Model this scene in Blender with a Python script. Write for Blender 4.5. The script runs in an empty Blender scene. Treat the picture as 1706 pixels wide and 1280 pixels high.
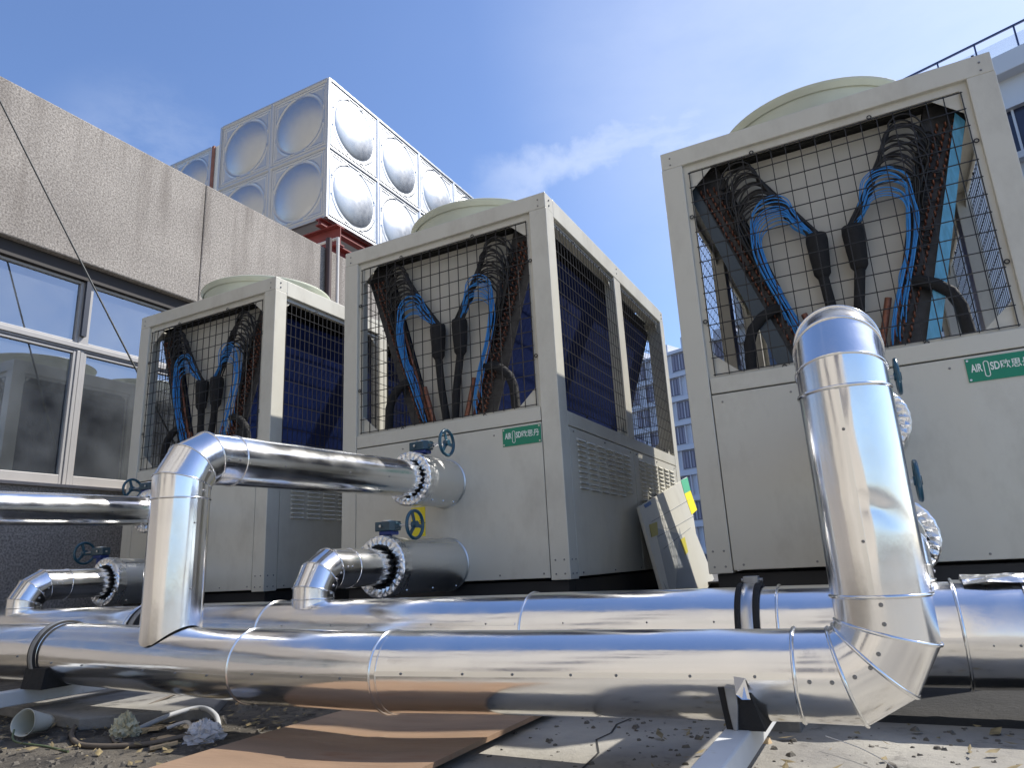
import bpy, math, random
from mathutils import Vector, Matrix
random.seed(7)
sc = bpy.context.scene
COL = sc.collection
ZO = .455                      # the ground is z = 0; measurements below are taken from the lens height
PI = math.pi
SUN = Vector((1.0, 1.02, 1.6)).normalized()

# ------------------------------------------------------------------ mesh builder
class MB:
    def __init__(s): s.v = []; s.f = []; s.sm = []
    def add(s, vs, fs, smooth=False):
        o = len(s.v); s.v += [tuple(v) for v in vs]
        s.f += [tuple(i + o for i in f) for f in fs]; s.sm += [smooth] * len(fs)
    def box(s, a, b):
        x0, y0, z0 = a; x1, y1, z1 = b
        s.add([(x0,y0,z0),(x1,y0,z0),(x1,y1,z0),(x0,y1,z0),(x0,y0,z1),(x1,y0,z1),(x1,y1,z1),(x0,y1,z1)],
              [(0,3,2,1),(4,5,6,7),(0,1,5,4),(1,2,6,5),(2,3,7,6),(3,0,4,7)])
    def bar(s, p, q, w, h, up=(0,0,1)):
        p = Vector(p); q = Vector(q); d = (q - p).normalized(); a = d.cross(Vector(up))
        if a.length < 1e-5: a = d.cross(Vector((1,0,0)))
        a.normalize(); b = a.cross(d)
        vs = [e + a*w/2*i + b*h/2*j for e in (p, q) for i, j in ((-1,-1),(1,-1),(1,1),(-1,1))]
        s.add(vs, [(0,1,2,3),(7,6,5,4),(0,4,5,1),(1,5,6,2),(2,6,7,3),(3,7,4,0)])
    def prism(s, pts, axis, a, b):
        """closed polygon pts (2D) extruded along axis from a to b"""
        def P(u, v, w):
            return {'x': (w,u,v), 'y': (u,w,v), 'z': (u,v,w)}[axis]
        n = len(pts)
        vs = [P(u,v,a) for u,v in pts] + [P(u,v,b) for u,v in pts]
        s.add(vs, [tuple(range(n)), tuple(range(2*n-1, n-1, -1))] + [(i, i+n, (i+1)%n+n, (i+1)%n) for i in range(n)])
    def cyl(s, p, q, r0, r1=None, n=16, caps=True, smooth=True):
        r1 = r0 if r1 is None else r1
        p = Vector(p); q = Vector(q); d = (q-p).normalized()
        a = d.orthogonal().normalized(); b = d.cross(a)
        o = [math.cos(2*PI*i/n)*a + math.sin(2*PI*i/n)*b for i in range(n)]
        s.add([p+r0*x for x in o] + [q+r1*x for x in o], [(i,(i+1)%n,(i+1)%n+n,i+n) for i in range(n)], smooth)
        if caps:
            s.add([p+r0*x for x in o], [tuple(range(n-1,-1,-1))]); s.add([q+r1*x for x in o], [tuple(range(n))])
    def tube(s, pts, r, n=8, closed=False, caps=True):
        pts = [Vector(p) for p in pts]; m = len(pts)
        rr = r if isinstance(r, (list, tuple)) else [r]*m
        prev = None; rings = []
        for i, p in enumerate(pts):
            if closed: d = pts[(i+1)%m] - pts[i-1]
            else: d = pts[min(i+1,m-1)] - pts[max(i-1,0)]
            d.normalize()
            a = d.orthogonal() if prev is None else prev - prev.dot(d)*d
            if a.length < 1e-6: a = d.orthogonal()
            a.normalize(); prev = a; b = d.cross(a)
            rings.append([p + rr[i]*(math.cos(2*PI*k/n)*a + math.sin(2*PI*k/n)*b) for k in range(n)])
        vs = [v for R_ in rings for v in R_]; fs = []
        for i in range(m if closed else m-1):
            j = (i+1) % m
            for k in range(n):
                fs.append((i*n+k, i*n+(k+1)%n, j*n+(k+1)%n, j*n+k))
        s.add(vs, fs, True)
        if caps and not closed:
            s.add(rings[0], [tuple(range(n-1,-1,-1))]); s.add(rings[-1], [tuple(range(n))])
    def torus(s, c, nrm, R, r, n=32, m=8, a0=0, a1=2*PI):
        c = Vector(c); nrm = Vector(nrm).normalized(); a = nrm.orthogonal().normalized(); b = nrm.cross(a)
        full = abs(a1-a0-2*PI) < 1e-6
        k = n if full else n+1
        s.tube([c + R*(math.cos(a0+(a1-a0)*i/n)*a + math.sin(a0+(a1-a0)*i/n)*b) for i in range(k)], r, m, closed=full)
    def rev(s, c, prof, axis='z', n=48, smooth=True, a0=0, a1=2*PI):
        """revolve (radius, height) profile round an axis through c"""
        c = Vector(c); full = abs(a1-a0-2*PI) < 1e-6; k = n if full else n+1; vs = []
        for r, h in prof:
            for i in range(k):
                t = a0+(a1-a0)*i/n; u, w = r*math.cos(t), r*math.sin(t)
                vs.append(c + Vector({'z': (u,w,h), 'x': (h,u,w), 'y': (u,h,w)}[axis]))
        fs = []
        for j in range(len(prof)-1):
            for i in range(n):
                i2 = (i+1) % k
                fs.append((j*k+i, j*k+i2, (j+1)*k+i2, (j+1)*k+i))
        s.add(vs, fs, smooth)
    def grid(s, fn, nu, nv, smooth=True):
        vs = [fn(i/nu, j/nv) for j in range(nv+1) for i in range(nu+1)]
        s.add(vs, [(j*(nu+1)+i, j*(nu+1)+i+1, (j+1)*(nu+1)+i+1, (j+1)*(nu+1)+i) for j in range(nv) for i in range(nu)], smooth)

# ------------------------------------------------------------------ object helpers
ROOTLOC = {}
def tag(o, label=None, cat=None, group=None, kind=None):
    if label: o['label'] = label
    if cat: o['category'] = cat
    if group: o['group'] = group
    if kind: o['kind'] = kind
    return o
def thing(name, label, cat, loc=(0,0,0), group=None, local=False, rz=0):
    """an Empty at the thing's base; local=True means its parts are given in its own frame"""
    o = bpy.data.objects.new(name, None); COL.objects.link(o); o.empty_display_size = .1
    o.location = (loc[0], loc[1], loc[2]+ZO); o.rotation_euler[2] = rz
    ROOTLOC[o.name] = (0,0,0) if local else tuple(loc)
    return tag(o, label, cat, group)
def off(o): return ROOTLOC.get(o.name, (0,0,0))
def obj(name, mb, mat, parent=None, bevel=0, loc=None, solid=0, seg=2):
    me = bpy.data.meshes.new(name)
    if parent is not None: d = off(parent)
    else: d = loc or (0,0,0)
    me.from_pydata([(v[0]-d[0], v[1]-d[1], v[2]-d[2]) for v in mb.v], [], mb.f)
    for p, q in zip(me.polygons, mb.sm): p.use_smooth = q
    me.materials.append(mat); me.update()
    o = bpy.data.objects.new(name, me); COL.objects.link(o)
    if parent is not None:
        o.parent = parent; ROOTLOC[o.name] = d
    else:
        o.location = (d[0], d[1], d[2]+ZO)
    if solid:
        m = o.modifiers.new('thick', 'SOLIDIFY'); m.thickness = solid; m.offset = 0
    if bevel:
        m = o.modifiers.new('bevel', 'BEVEL'); m.width = bevel; m.segments = seg; m.limit_method = 'ANGLE'; m.angle_limit = .6
    return o
def kids(o): return [c for c in bpy.data.objects if c.parent == o]
def copy_tree(o, parent=None):
    c = o.copy(); COL.objects.link(c); c.parent = parent
    ROOTLOC[c.name] = off(o)
    for ch in kids(o): copy_tree(ch, c)
    return c

# ------------------------------------------------------------------ materials
def mat(name, base=(.5,.5,.5), rough=.5, metal=0, spec=.5, var=0, vscale=5, bump=0, bscale=40, stretch=(1,1,1), coat=0,
        var2=None, v2scale=20, v2=(.5,.6), aniso=0):
    m = bpy.data.materials.new(name); m.use_nodes = True; nt = m.node_tree; N = nt.nodes; L = nt.links
    b = N['Principled BSDF']; b.inputs['Roughness'].default_value = rough; b.inputs['Metallic'].default_value = metal
    b.inputs['Specular IOR Level'].default_value = spec; b.inputs['Coat Weight'].default_value = coat
    b.inputs['Base Color'].default_value = (*base, 1)
    tc = N.new('ShaderNodeTexCoord'); mp = N.new('ShaderNodeMapping'); mp.inputs['Scale'].default_value = stretch
    L.new(tc.outputs['Object'], mp.inputs['Vector'])
    col = None
    if var:
        n = N.new('ShaderNodeTexNoise'); n.inputs['Scale'].default_value = vscale; n.inputs['Detail'].default_value = 6
        L.new(mp.outputs[0], n.inputs['Vector'])
        r = N.new('ShaderNodeValToRGB'); r.color_ramp.elements[0].position = .3; r.color_ramp.elements[1].position = .7
        r.color_ramp.elements[0].color = (*[max(0, c*(1-var)) for c in base], 1)
        r.color_ramp.elements[1].color = (*[min(1, c*(1+var*.6)) for c in base], 1)
        L.new(n.outputs['Fac'], r.inputs[0]); col = r.outputs[0]
    if var2:
        n2 = N.new('ShaderNodeTexNoise'); n2.inputs['Scale'].default_value = v2scale; n2.inputs['Detail'].default_value = 8
        n2.inputs['Roughness'].default_value = .7
        L.new(mp.outputs[0], n2.inputs['Vector'])
        r2 = N.new('ShaderNodeValToRGB'); r2.color_ramp.elements[0].position = v2[0]; r2.color_ramp.elements[1].position = v2[1]
        L.new(n2.outputs['Fac'], r2.inputs[0])
        mx = N.new('ShaderNodeMixRGB'); mx.inputs[2].default_value = (*var2, 1)
        L.new(r2.outputs[0], mx.inputs[0])
        if col is not None: L.new(col, mx.inputs[1])
        else: mx.inputs[1].default_value = (*base, 1)
        col = mx.outputs[0]
    if col is not None: L.new(col, b.inputs['Base Color'])
    if bump:
        n = N.new('ShaderNodeTexNoise'); n.inputs['Scale'].default_value = bscale; n.inputs['Detail'].default_value = 4
        L.new(mp.outputs[0], n.inputs['Vector'])
        bp = N.new('ShaderNodeBump'); bp.inputs['Strength'].default_value = 1; bp.inputs['Distance'].default_value = bump
        L.new(n.outputs['Fac'], bp.inputs['Height']); L.new(bp.outputs[0], b.inputs['Normal'])
    return m
def foil(name, base, rough, wob, wscale, stretch, fine=.0006, fscale=60, smudge=.08, dent=0):
    """polished sheet: broad waves and dents in the normal, smudges in the gloss"""
    m = bpy.data.materials.new(name); m.use_nodes = True; nt = m.node_tree; N = nt.nodes; L = nt.links
    b = N['Principled BSDF']; b.inputs['Metallic'].default_value = 1; b.inputs['Base Color'].default_value = (*base, 1)
    tc = N.new('ShaderNodeTexCoord'); mp = N.new('ShaderNodeMapping'); mp.inputs['Scale'].default_value = stretch
    L.new(tc.outputs['Object'], mp.inputs['Vector'])
    n = N.new('ShaderNodeTexNoise'); n.inputs['Scale'].default_value = wscale; n.inputs['Detail'].default_value = 2
    L.new(mp.outputs[0], n.inputs['Vector'])
    bp = N.new('ShaderNodeBump'); bp.inputs['Distance'].default_value = wob
    L.new(n.outputs['Fac'], bp.inputs['Height']); last = bp
    if fine:
        n2 = N.new('ShaderNodeTexNoise'); n2.inputs['Scale'].default_value = fscale; n2.inputs['Detail'].default_value = 5
        L.new(mp.outputs[0], n2.inputs['Vector'])
        b2 = N.new('ShaderNodeBump'); b2.inputs['Distance'].default_value = fine
        L.new(n2.outputs['Fac'], b2.inputs['Height']); L.new(last.outputs[0], b2.inputs['Normal']); last = b2
    if dent:
        v = N.new('ShaderNodeTexVoronoi'); v.inputs['Scale'].default_value = 2.3
        L.new(tc.outputs['Object'], v.inputs['Vector'])
        r = N.new('ShaderNodeValToRGB'); r.color_ramp.elements[0].position = .0; r.color_ramp.elements[1].position = .28
        r.color_ramp.interpolation = 'EASE'
        L.new(v.outputs['Distance'], r.inputs[0])
        b3 = N.new('ShaderNodeBump'); b3.inputs['Distance'].default_value = dent
        L.new(r.outputs[0], b3.inputs['Height']); L.new(last.outputs[0], b3.inputs['Normal']); last = b3
    L.new(last.outputs[0], b.inputs['Normal'])
    n3 = N.new('ShaderNodeTexNoise'); n3.inputs['Scale'].default_value = 9; n3.inputs['Detail'].default_value = 7
    L.new(tc.outputs['Object'], n3.inputs['Vector'])
    mr = N.new('ShaderNodeMapRange'); mr.inputs['From Min'].default_value = .35; mr.inputs['From Max'].default_value = .7
    mr.inputs['To Min'].default_value = rough; mr.inputs['To Max'].default_value = rough+smudge
    L.new(n3.outputs['Fac'], mr.inputs['Value']); L.new(mr.outputs[0], b.inputs['Roughness'])
    return m
M = {}
M['cream'] = mat('cream_paint', (.585,.567,.490), .34, var=.05, vscale=2.5, bump=.004, bscale=2.6, coat=.2, var2=(.43,.405,.34), v2scale=2.4, v2=(.50,.80), stretch=(1,1,.55))
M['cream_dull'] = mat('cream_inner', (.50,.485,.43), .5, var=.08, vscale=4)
M['grp'] = mat('shroud_plastic', (.56,.58,.46), .4, var=.08, vscale=6)
M['gap'] = mat('gap_dark', (.015,.015,.014), .8)
M['black'] = mat('black_wire', (.012,.012,.014), .45)
M['rubber'] = mat('black_foam', (.014,.014,.015), .85, bump=.003, bscale=60)
M['blacktube'] = mat('black_tube', (.012,.012,.013), .45)
M['blue'] = mat('blue_tube', (.04,.27,.68), .5)
M['copper'] = mat('copper', (.26,.11,.07), .45, metal=.6, var=.4, vscale=60)
M['galv'] = mat('galvanised', (.30,.31,.32), .5, metal=.7, var=.2, vscale=30)
M['endplate'] = mat('coil_end_steel', (.055,.055,.058), .5, metal=.5, var=.3, vscale=30)
M['bluefilm'] = mat('blue_film', (.12,.42,.68), .3, var=.25, vscale=12, stretch=(6,1,1))
M['greyplate'] = mat('grey_plate', (.05,.07,.09), .4, metal=.2)
M['green'] = mat('green_sign', (.0,.22,.12), .35)
M['white'] = mat('white_print', (.78,.82,.78), .5)
M['teal'] = mat('valve_paint', (.018,.06,.09), .35, var=.3, vscale=20, coat=.3)
M['tealwheel'] = mat('wheel_paint', (.012,.075,.12), .3, var=.2, vscale=20, coat=.5)
M['deepblue'] = mat('valve_blue', (.01,.03,.16), .45)
M['steel'] = mat('bright_steel', (.6,.6,.6), .3, metal=1)
M['screw'] = mat('screw_metal', (.25,.25,.25), .45, metal=.8)
M['yellow'] = mat('yellow_label', (.80,.68,.02), .45)
M['pipeX'] = foil('cladding_along', (.90,.89,.88), .13, .013, 2.2, (.55,1.6,1.6), fine=.0006, fscale=18, smudge=.12)
M['pipeZ'] = foil('cladding_upright', (.90,.89,.88), .12, .018, 2.3, (1.4,1.4,.5), fine=.0007, fscale=16, smudge=.12)
M['pipeY'] = foil('cladding_branch', (.90,.90,.89), .14, .010, 2.4, (1.8,.5,1.8), fine=.0006, fscale=18, smudge=.12)
M['sleeve'] = foil('sleeve_sheet', (.82,.82,.80), .34, .006, 3, (1,1,1), fine=.0006)
M['bead'] = mat('seam_bead', (.85,.85,.84), .16, metal=1)
M['crumple'] = foil('crumpled_foil', (.85,.85,.84), .24, .012, 14, (1,1,1), fine=.004, fscale=45)
M['tank'] = foil('pressed_steel', (.50,.515,.525), .38, .006, 1.2, (1,1,1), fine=.0004, fscale=8)
M['red'] = mat('red_primer', (.20,.035,.03), .55, var=.25, vscale=4, bump=.001, bscale=30)
M['rust'] = mat('rust_trim', (.28,.12,.08), .7, var=.3)
M['beam'] = mat('white_beam', (.62,.63,.62), .45, var=.12, vscale=7, var2=(.35,.33,.27), v2scale=10, v2=(.58,.75))
M['darksteel'] = mat('dark_base', (.02,.02,.022), .6, var=.3)
M['plywood'] = mat('plywood_face', (.245,.160,.100), .55, var=.18, vscale=3, stretch=(1,5,1), var2=(.20,.09,.04), v2scale=2.2, v2=(.55,.68), bump=.002, bscale=20)
M['glassfilm'] = None
M['alu'] = mat('window_frame_paint', (.36,.35,.34), .4, var=.06, vscale=6)
M['darkalu'] = mat('dark_frame', (.03,.035,.05), .4)
M['paper'] = mat('cup_paper', (.52,.51,.43), .5)
M['plastic'] = mat('grey_plastic', (.42,.43,.44), .4)
M['cable'] = mat('dull_cable', (.10,.08,.06), .6, var=.3, vscale=30)
M['rope'] = mat('steel_rope', (.03,.035,.035), .5)
M['whitepipe'] = mat('white_pipe', (.60,.57,.54), .45)
M['bldg'] = mat('white_facade', (.62,.64,.70), .6, var=.05, vscale=.4)
M['bldg2'] = mat('pale_facade', (.66,.66,.66), .45, var=.05, vscale=.4)
M['curtain'] = mat('curtain_fabric', (.30,.29,.36), .8)
M['beigewall'] = mat('beige_render', (.50,.465,.41), .8, var=.12, vscale=1.2)
M['stone'] = mat('broken_stone', (.11,.098,.08), .85, var=.4, vscale=60, bump=.004, bscale=60)
M['foliage'] = mat('hedge_leaf', (.05,.09,.03), .6, var=.5, vscale=30)
M['wood'] = mat('raw_wood', (.50,.36,.20), .7, var=.2, vscale=30, stretch=(1,8,1))

def coil_mat():
    m = mat('blue_fins', (.003,.014,.085), .6, metal=.0, spec=.15, var=.25, vscale=3)
    nt = m.node_tree; N = nt.nodes; L = nt.links; b = N['Principled BSDF']
    tc = N.new('ShaderNodeTexCoord'); w = N.new('ShaderNodeTexWave'); w.bands_direction = 'Y'; w.inputs['Scale'].default_value = 55
    L.new(tc.outputs['Object'], w.inputs['Vector'])
    bp = N.new('ShaderNodeBump'); bp.inputs['Distance'].default_value = .003
    L.new(w.outputs['Fac'], bp.inputs['Height']); L.new(bp.outputs[0], b.inputs['Normal'])
    return m
M['coil'] = coil_mat()

def concrete_wall():
    m = bpy.data.materials.new('pebbledash'); m.use_nodes = True; nt = m.node_tree; N = nt.nodes; L = nt.links
    b = N['Principled BSDF']; b.inputs['Roughness'].default_value = .9
    tc = N.new('ShaderNodeTexCoord')
    def noise(scale, detail, st=(1,1,1), rough=.6):
        mp = N.new('ShaderNodeMapping'); mp.inputs['Scale'].default_value = st; L.new(tc.outputs['Object'], mp.inputs[0])
        n = N.new('ShaderNodeTexNoise'); n.inputs['Scale'].default_value = scale; n.inputs['Detail'].default_value = detail
        n.inputs['Roughness'].default_value = rough
        L.new(mp.outputs[0], n.inputs['Vector']); return n.outputs['Fac']
    def ramp(src, p0, p1, c0, c1):
        r = N.new('ShaderNodeValToRGB'); r.color_ramp.elements[0].position = p0; r.color_ramp.elements[1].position = p1
        r.color_ramp.elements[0].color = (*c0,1); r.color_ramp.elements[1].color = (*c1,1); L.new(src, r.inputs[0]); return r.outputs[0]
    def mix(f, a, c, mode='MIX'):
        x = N.new('ShaderNodeMixRGB'); x.blend_type = mode
        if isinstance(f, float): x.inputs[0].default_value = f
        else: L.new(f, x.inputs[0])
        for s_, i in ((a,1),(c,2)):
            if isinstance(s_, tuple): x.inputs[i].default_value = (*s_,1)
            else: L.new(s_, x.inputs[i])
        return x.outputs[0]
    speck = ramp(noise(62, 5, rough=.8), .40, .60, (.165,.15,.137), (.43,.405,.375))
    broad = ramp(noise(1.3, 5), .35, .7, (.80,.78,.76), (1.08,1.06,1.03))
    c = mix(1.0, speck, broad, 'MULTIPLY')
    streak = ramp(noise(1.6, 6, (3.2,3.2,.28)), .50, .74, (0,0,0), (.8,.8,.8))
    sep = N.new('ShaderNodeSeparateXYZ'); L.new(tc.outputs['Object'], sep.inputs[0])
    mr = N.new('ShaderNodeMapRange'); mr.inputs['From Min'].default_value = 2.6; mr.inputs['From Max'].default_value = 4.5
    mr.inputs['To Min'].default_value = .0; mr.inputs['To Max'].default_value = 1
    L.new(sep.outputs['Z'], mr.inputs['Value'])
    mm = N.new('ShaderNodeMath'); mm.operation = 'MULTIPLY'; L.new(streak, mm.inputs[0]); L.new(mr.outputs[0], mm.inputs[1])
    c = mix(mm.outputs[0], c, (.13,.11,.095))
    L.new(c, b.inputs['Base Color'])
    bp = N.new('ShaderNodeBump'); bp.inputs['Distance'].default_value = .0035; L.new(noise(60, 4), bp.inputs['Height'])
    L.new(bp.outputs[0], b.inputs['Normal'])
    return m
M['pebble'] = concrete_wall()

def ground_mat(name, c0, c1, dirt, sc1=3, dirtp=(.5,.65), bump=.01):
    m = bpy.data.materials.new(name); m.use_nodes = True; nt = m.node_tree; N = nt.nodes; L = nt.links
    b = N['Principled BSDF']; b.inputs['Roughness'].default_value = .9
    tc = N.new('ShaderNodeTexCoord')
    def noise(scale, detail, rough=.6):
        n = N.new('ShaderNodeTexNoise'); n.inputs['Scale'].default_value = scale; n.inputs['Detail'].default_value = detail
        n.inputs['Roughness'].default_value = rough; L.new(tc.outputs['Object'], n.inputs['Vector']); return n.outputs['Fac']
    r = N.new('ShaderNodeValToRGB'); r.color_ramp.elements[0].position = .3; r.color_ramp.elements[1].position = .7
    r.color_ramp.elements[0].color = (*c0,1); r.color_ramp.elements[1].color = (*c1,1); L.new(noise(sc1, 10), r.inputs[0])
    r2 = N.new('ShaderNodeValToRGB'); r2.color_ramp.elements[0].position = dirtp[0]; r2.color_ramp.elements[1].position = dirtp[1]
    L.new(noise(5.5, 12, .75), r2.inputs[0])
    x = N.new('ShaderNodeMixRGB'); L.new(r2.outputs[0], x.inputs[0]); L.new(r.outputs[0], x.inputs[1]); x.inputs[2].default_value = (*dirt,1)
    L.new(x.outputs[0], b.inputs['Base Color'])
    bp = N.new('ShaderNodeBump'); bp.inputs['Distance'].default_value = bump; L.new(noise(45, 8, .7), bp.inputs['Height'])
    L.new(bp.outputs[0], b.inputs['Normal'])
    return m
M['ground'] = ground_mat('yard_asphalt', (.07,.067,.062), (.14,.135,.125), (.04,.037,.034))
M['groundshade'] = ground_mat('painted_ground_shade', (.006,.006,.006), (.02,.019,.018), (.004,.004,.004))  # near-black ground colour with the shade painted in
M['concrete'] = ground_mat('old_concrete', (.17,.16,.145), (.36,.34,.29), (.035,.03,.026), 2.5, (.58,.72), .006)
M['slab'] = ground_mat('slab_concrete', (.12,.115,.11), (.26,.25,.225), (.05,.045,.04), 4, (.58,.7), .006)
M['dirt'] = ground_mat('dirt', (.05,.043,.035), (.15,.13,.10), (.028,.024,.02), 6, (.5,.62), .02)

def pane_mat():
    m = bpy.data.materials.new('window_glass'); m.use_nodes = True; nt = m.node_tree; N = nt.nodes; L = nt.links
    N.remove(N['Principled BSDF']); out = N['Material Output']
    g = N.new('ShaderNodeBsdfGlossy'); g.inputs['Roughness'].default_value = .015; g.inputs['Color'].default_value = (.80,.87,.95,1)
    t = N.new('ShaderNodeBsdfTransparent'); t.inputs['Color'].default_value = (.78,.84,.86,1)
    d = N.new('ShaderNodeBsdfDiffuse'); d.inputs['Color'].default_value = (.42,.46,.50,1)
    fr = N.new('ShaderNodeFresnel'); fr.inputs['IOR'].default_value = 3.8
    mx = N.new('ShaderNodeMixShader'); L.new(fr.outputs[0], mx.inputs[0]); L.new(t.outputs[0], mx.inputs[1]); L.new(g.outputs[0], mx.inputs[2])
    m2 = N.new('ShaderNodeMixShader')
    tc = N.new('ShaderNodeTexCoord'); n = N.new('ShaderNodeTexNoise'); n.inputs['Scale'].default_value = 2.5; n.inputs['Detail'].default_value = 8
    L.new(tc.outputs['Object'], n.inputs['Vector'])
    mr = N.new('ShaderNodeMapRange'); mr.inputs['From Min'].default_value = .35; mr.inputs['From Max'].default_value = .75
    mr.inputs['To Min'].default_value = .04; mr.inputs['To Max'].default_value = .20
    L.new(n.outputs['Fac'], mr.inputs['Value']); L.new(mr.outputs[0], m2.inputs[0])
    L.new(mx.outputs[0], m2.inputs[1]); L.new(d.outputs[0], m2.inputs[2]); L.new(m2.outputs[0], out.inputs[0])
    return m
M['pane'] = pane_mat()
def clear_mat(name, col, fac):
    m = bpy.data.materials.new(name); m.use_nodes = True; nt = m.node_tree; N = nt.nodes; L = nt.links
    b = N['Principled BSDF']; b.inputs['Base Color'].default_value = (*col,1); b.inputs['Roughness'].default_value = .12
    t = N.new('ShaderNodeBsdfTransparent'); mx = N.new('ShaderNodeMixShader'); mx.inputs[0].default_value = fac
    L.new(t.outputs[0], mx.inputs[1]); L.new(b.outputs[0], mx.inputs[2]); L.new(mx.outputs[0], N['Material Output'].inputs[0])
    return m
M['film'] = clear_mat('clear_film', (.30,.33,.37), .38)
M['railglass'] = clear_mat('rail_glass', (.50,.65,.72), .22)
def curtain_leaf():
    """dark cloth behind the glass with rows of small yellowish frond motifs"""
    m = mat('leaf_curtain', (.15,.17,.11), .8, var=.5, vscale=7)
    nt = m.node_tree; N = nt.nodes; L = nt.links; b = N['Principled BSDF']
    src = b.inputs['Base Color'].links[0].from_socket
    tc = N.new('ShaderNodeTexCoord'); v = N.new('ShaderNodeTexVoronoi'); v.inputs['Scale'].default_value = 1; v.inputs['Randomness'].default_value = .12
    mp = N.new('ShaderNodeMapping'); mp.inputs['Scale'].default_value = (0,5.2,2.2); L.new(tc.outputs['Object'], mp.inputs[0]); L.new(mp.outputs[0], v.inputs['Vector'])
    r = N.new('ShaderNodeValToRGB'); r.color_ramp.elements[0].position = .18; r.color_ramp.elements[0].color = (1,1,1,1)
    r.color_ramp.elements[1].position = .36; r.color_ramp.elements[1].color = (0,0,0,1); L.new(v.outputs['Distance'], r.inputs[0])
    n = N.new('ShaderNodeTexNoise'); n.inputs['Scale'].default_value = 30; n.inputs['Detail'].default_value = 5; L.new(tc.outputs['Object'], n.inputs['Vector'])
    r3 = N.new('ShaderNodeValToRGB'); r3.color_ramp.elements[0].position = .48; r3.color_ramp.elements[1].position = .6; L.new(n.outputs['Fac'], r3.inputs[0])
    mm = N.new('ShaderNodeMath'); mm.operation = 'MULTIPLY'; L.new(r.outputs[0], mm.inputs[0]); L.new(r3.outputs[0], mm.inputs[1])
    x = N.new('ShaderNodeMixRGB'); L.new(mm.outputs[0], x.inputs[0]); L.new(src, x.inputs[1]); x.inputs[2].default_value = (.62,.50,.17,1)
    L.new(x.outputs[0], b.inputs['Base Color'])
    return m
M['leafcurtain'] = curtain_leaf()

# ------------------------------------------------------------------ sheet metal pipe
def gored(P, r, n=72, b=None, ext=0):
    """mitred pipe through the points P (all in one plane); returns builder and the mitre rings"""
    P = [Vector(p) for p in P]; D = [(P[i+1]-P[i]).normalized() for i in range(len(P)-1)]
    if b is None:
        for i in range(len(D)-1):
            c = D[i].cross(D[i+1])
            if c.length > 1e-3: b = c.normalized(); break
        else: b = D[0].orthogonal().normalized()
    b = Vector(b); mb = MB(); rings = []
    for i in range(len(D)):
        d = D[i]; c = b.cross(d); ends = []
        for k in (i, i+1):
            if k == 0 or k == len(P)-1: nn = d
            else: nn = (D[k-1]+D[k]).normalized()
            ring = []
            for j in range(n):
                o = r*(math.cos(2*PI*j/n)*b + math.sin(2*PI*j/n)*c)
                ring.append(P[k] + o + d*(-(o.dot(nn))/d.dot(nn)))
            ends.append(ring)
        mb.add(ends[0]+ends[1], [(j,(j+1)%n,(j+1)%n+n,j+n) for j in range(n)], True)
        rings.append(ends)
    return mb, rings
def beads(rings, r=.0032):
    mb = MB()
    for R_ in rings: mb.tube(R_, r, 6, closed=True)
    return mb
def add_beads(par, rings, r=.0032):
    for R_ in rings: obj('seam_bead', beads([R_], r), M['bead'], par)
def ring_at(c, d, r, n=72):
    c = Vector(c); d = Vector(d).normalized(); a = d.orthogonal().normalized(); b = d.cross(a)
    return [c + r*(math.cos(2*PI*j/n)*a + math.sin(2*PI*j/n)*b) for j in range(n)]
def screw(mb, p, nrm, r=.0042):
    p = Vector(p); nrm = Vector(nrm).normalized()
    mb.cyl(p - nrm*.002, p + nrm*.0010, r*1.25, n=10); mb.cyl(p + nrm*.0012, p + nrm*.0042, r, r*.8, n=6, smooth=False)

# ================================================================== THE UNIT
W, D_, H = 1.51, 2.455, 2.2
UY, UZ = 3.347, -.0805
UX = {'centre': -2.952, 'right': -.750, 'left': -5.107}
def side_map(sgn):
    """local (distance from side face, y, z) to unit coordinates for the right (+1) or left (-1) side"""
    return (lambda d, y, z: (W - d, y, z)) if sgn > 0 else (lambda d, y, z: (d, y, z))

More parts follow.
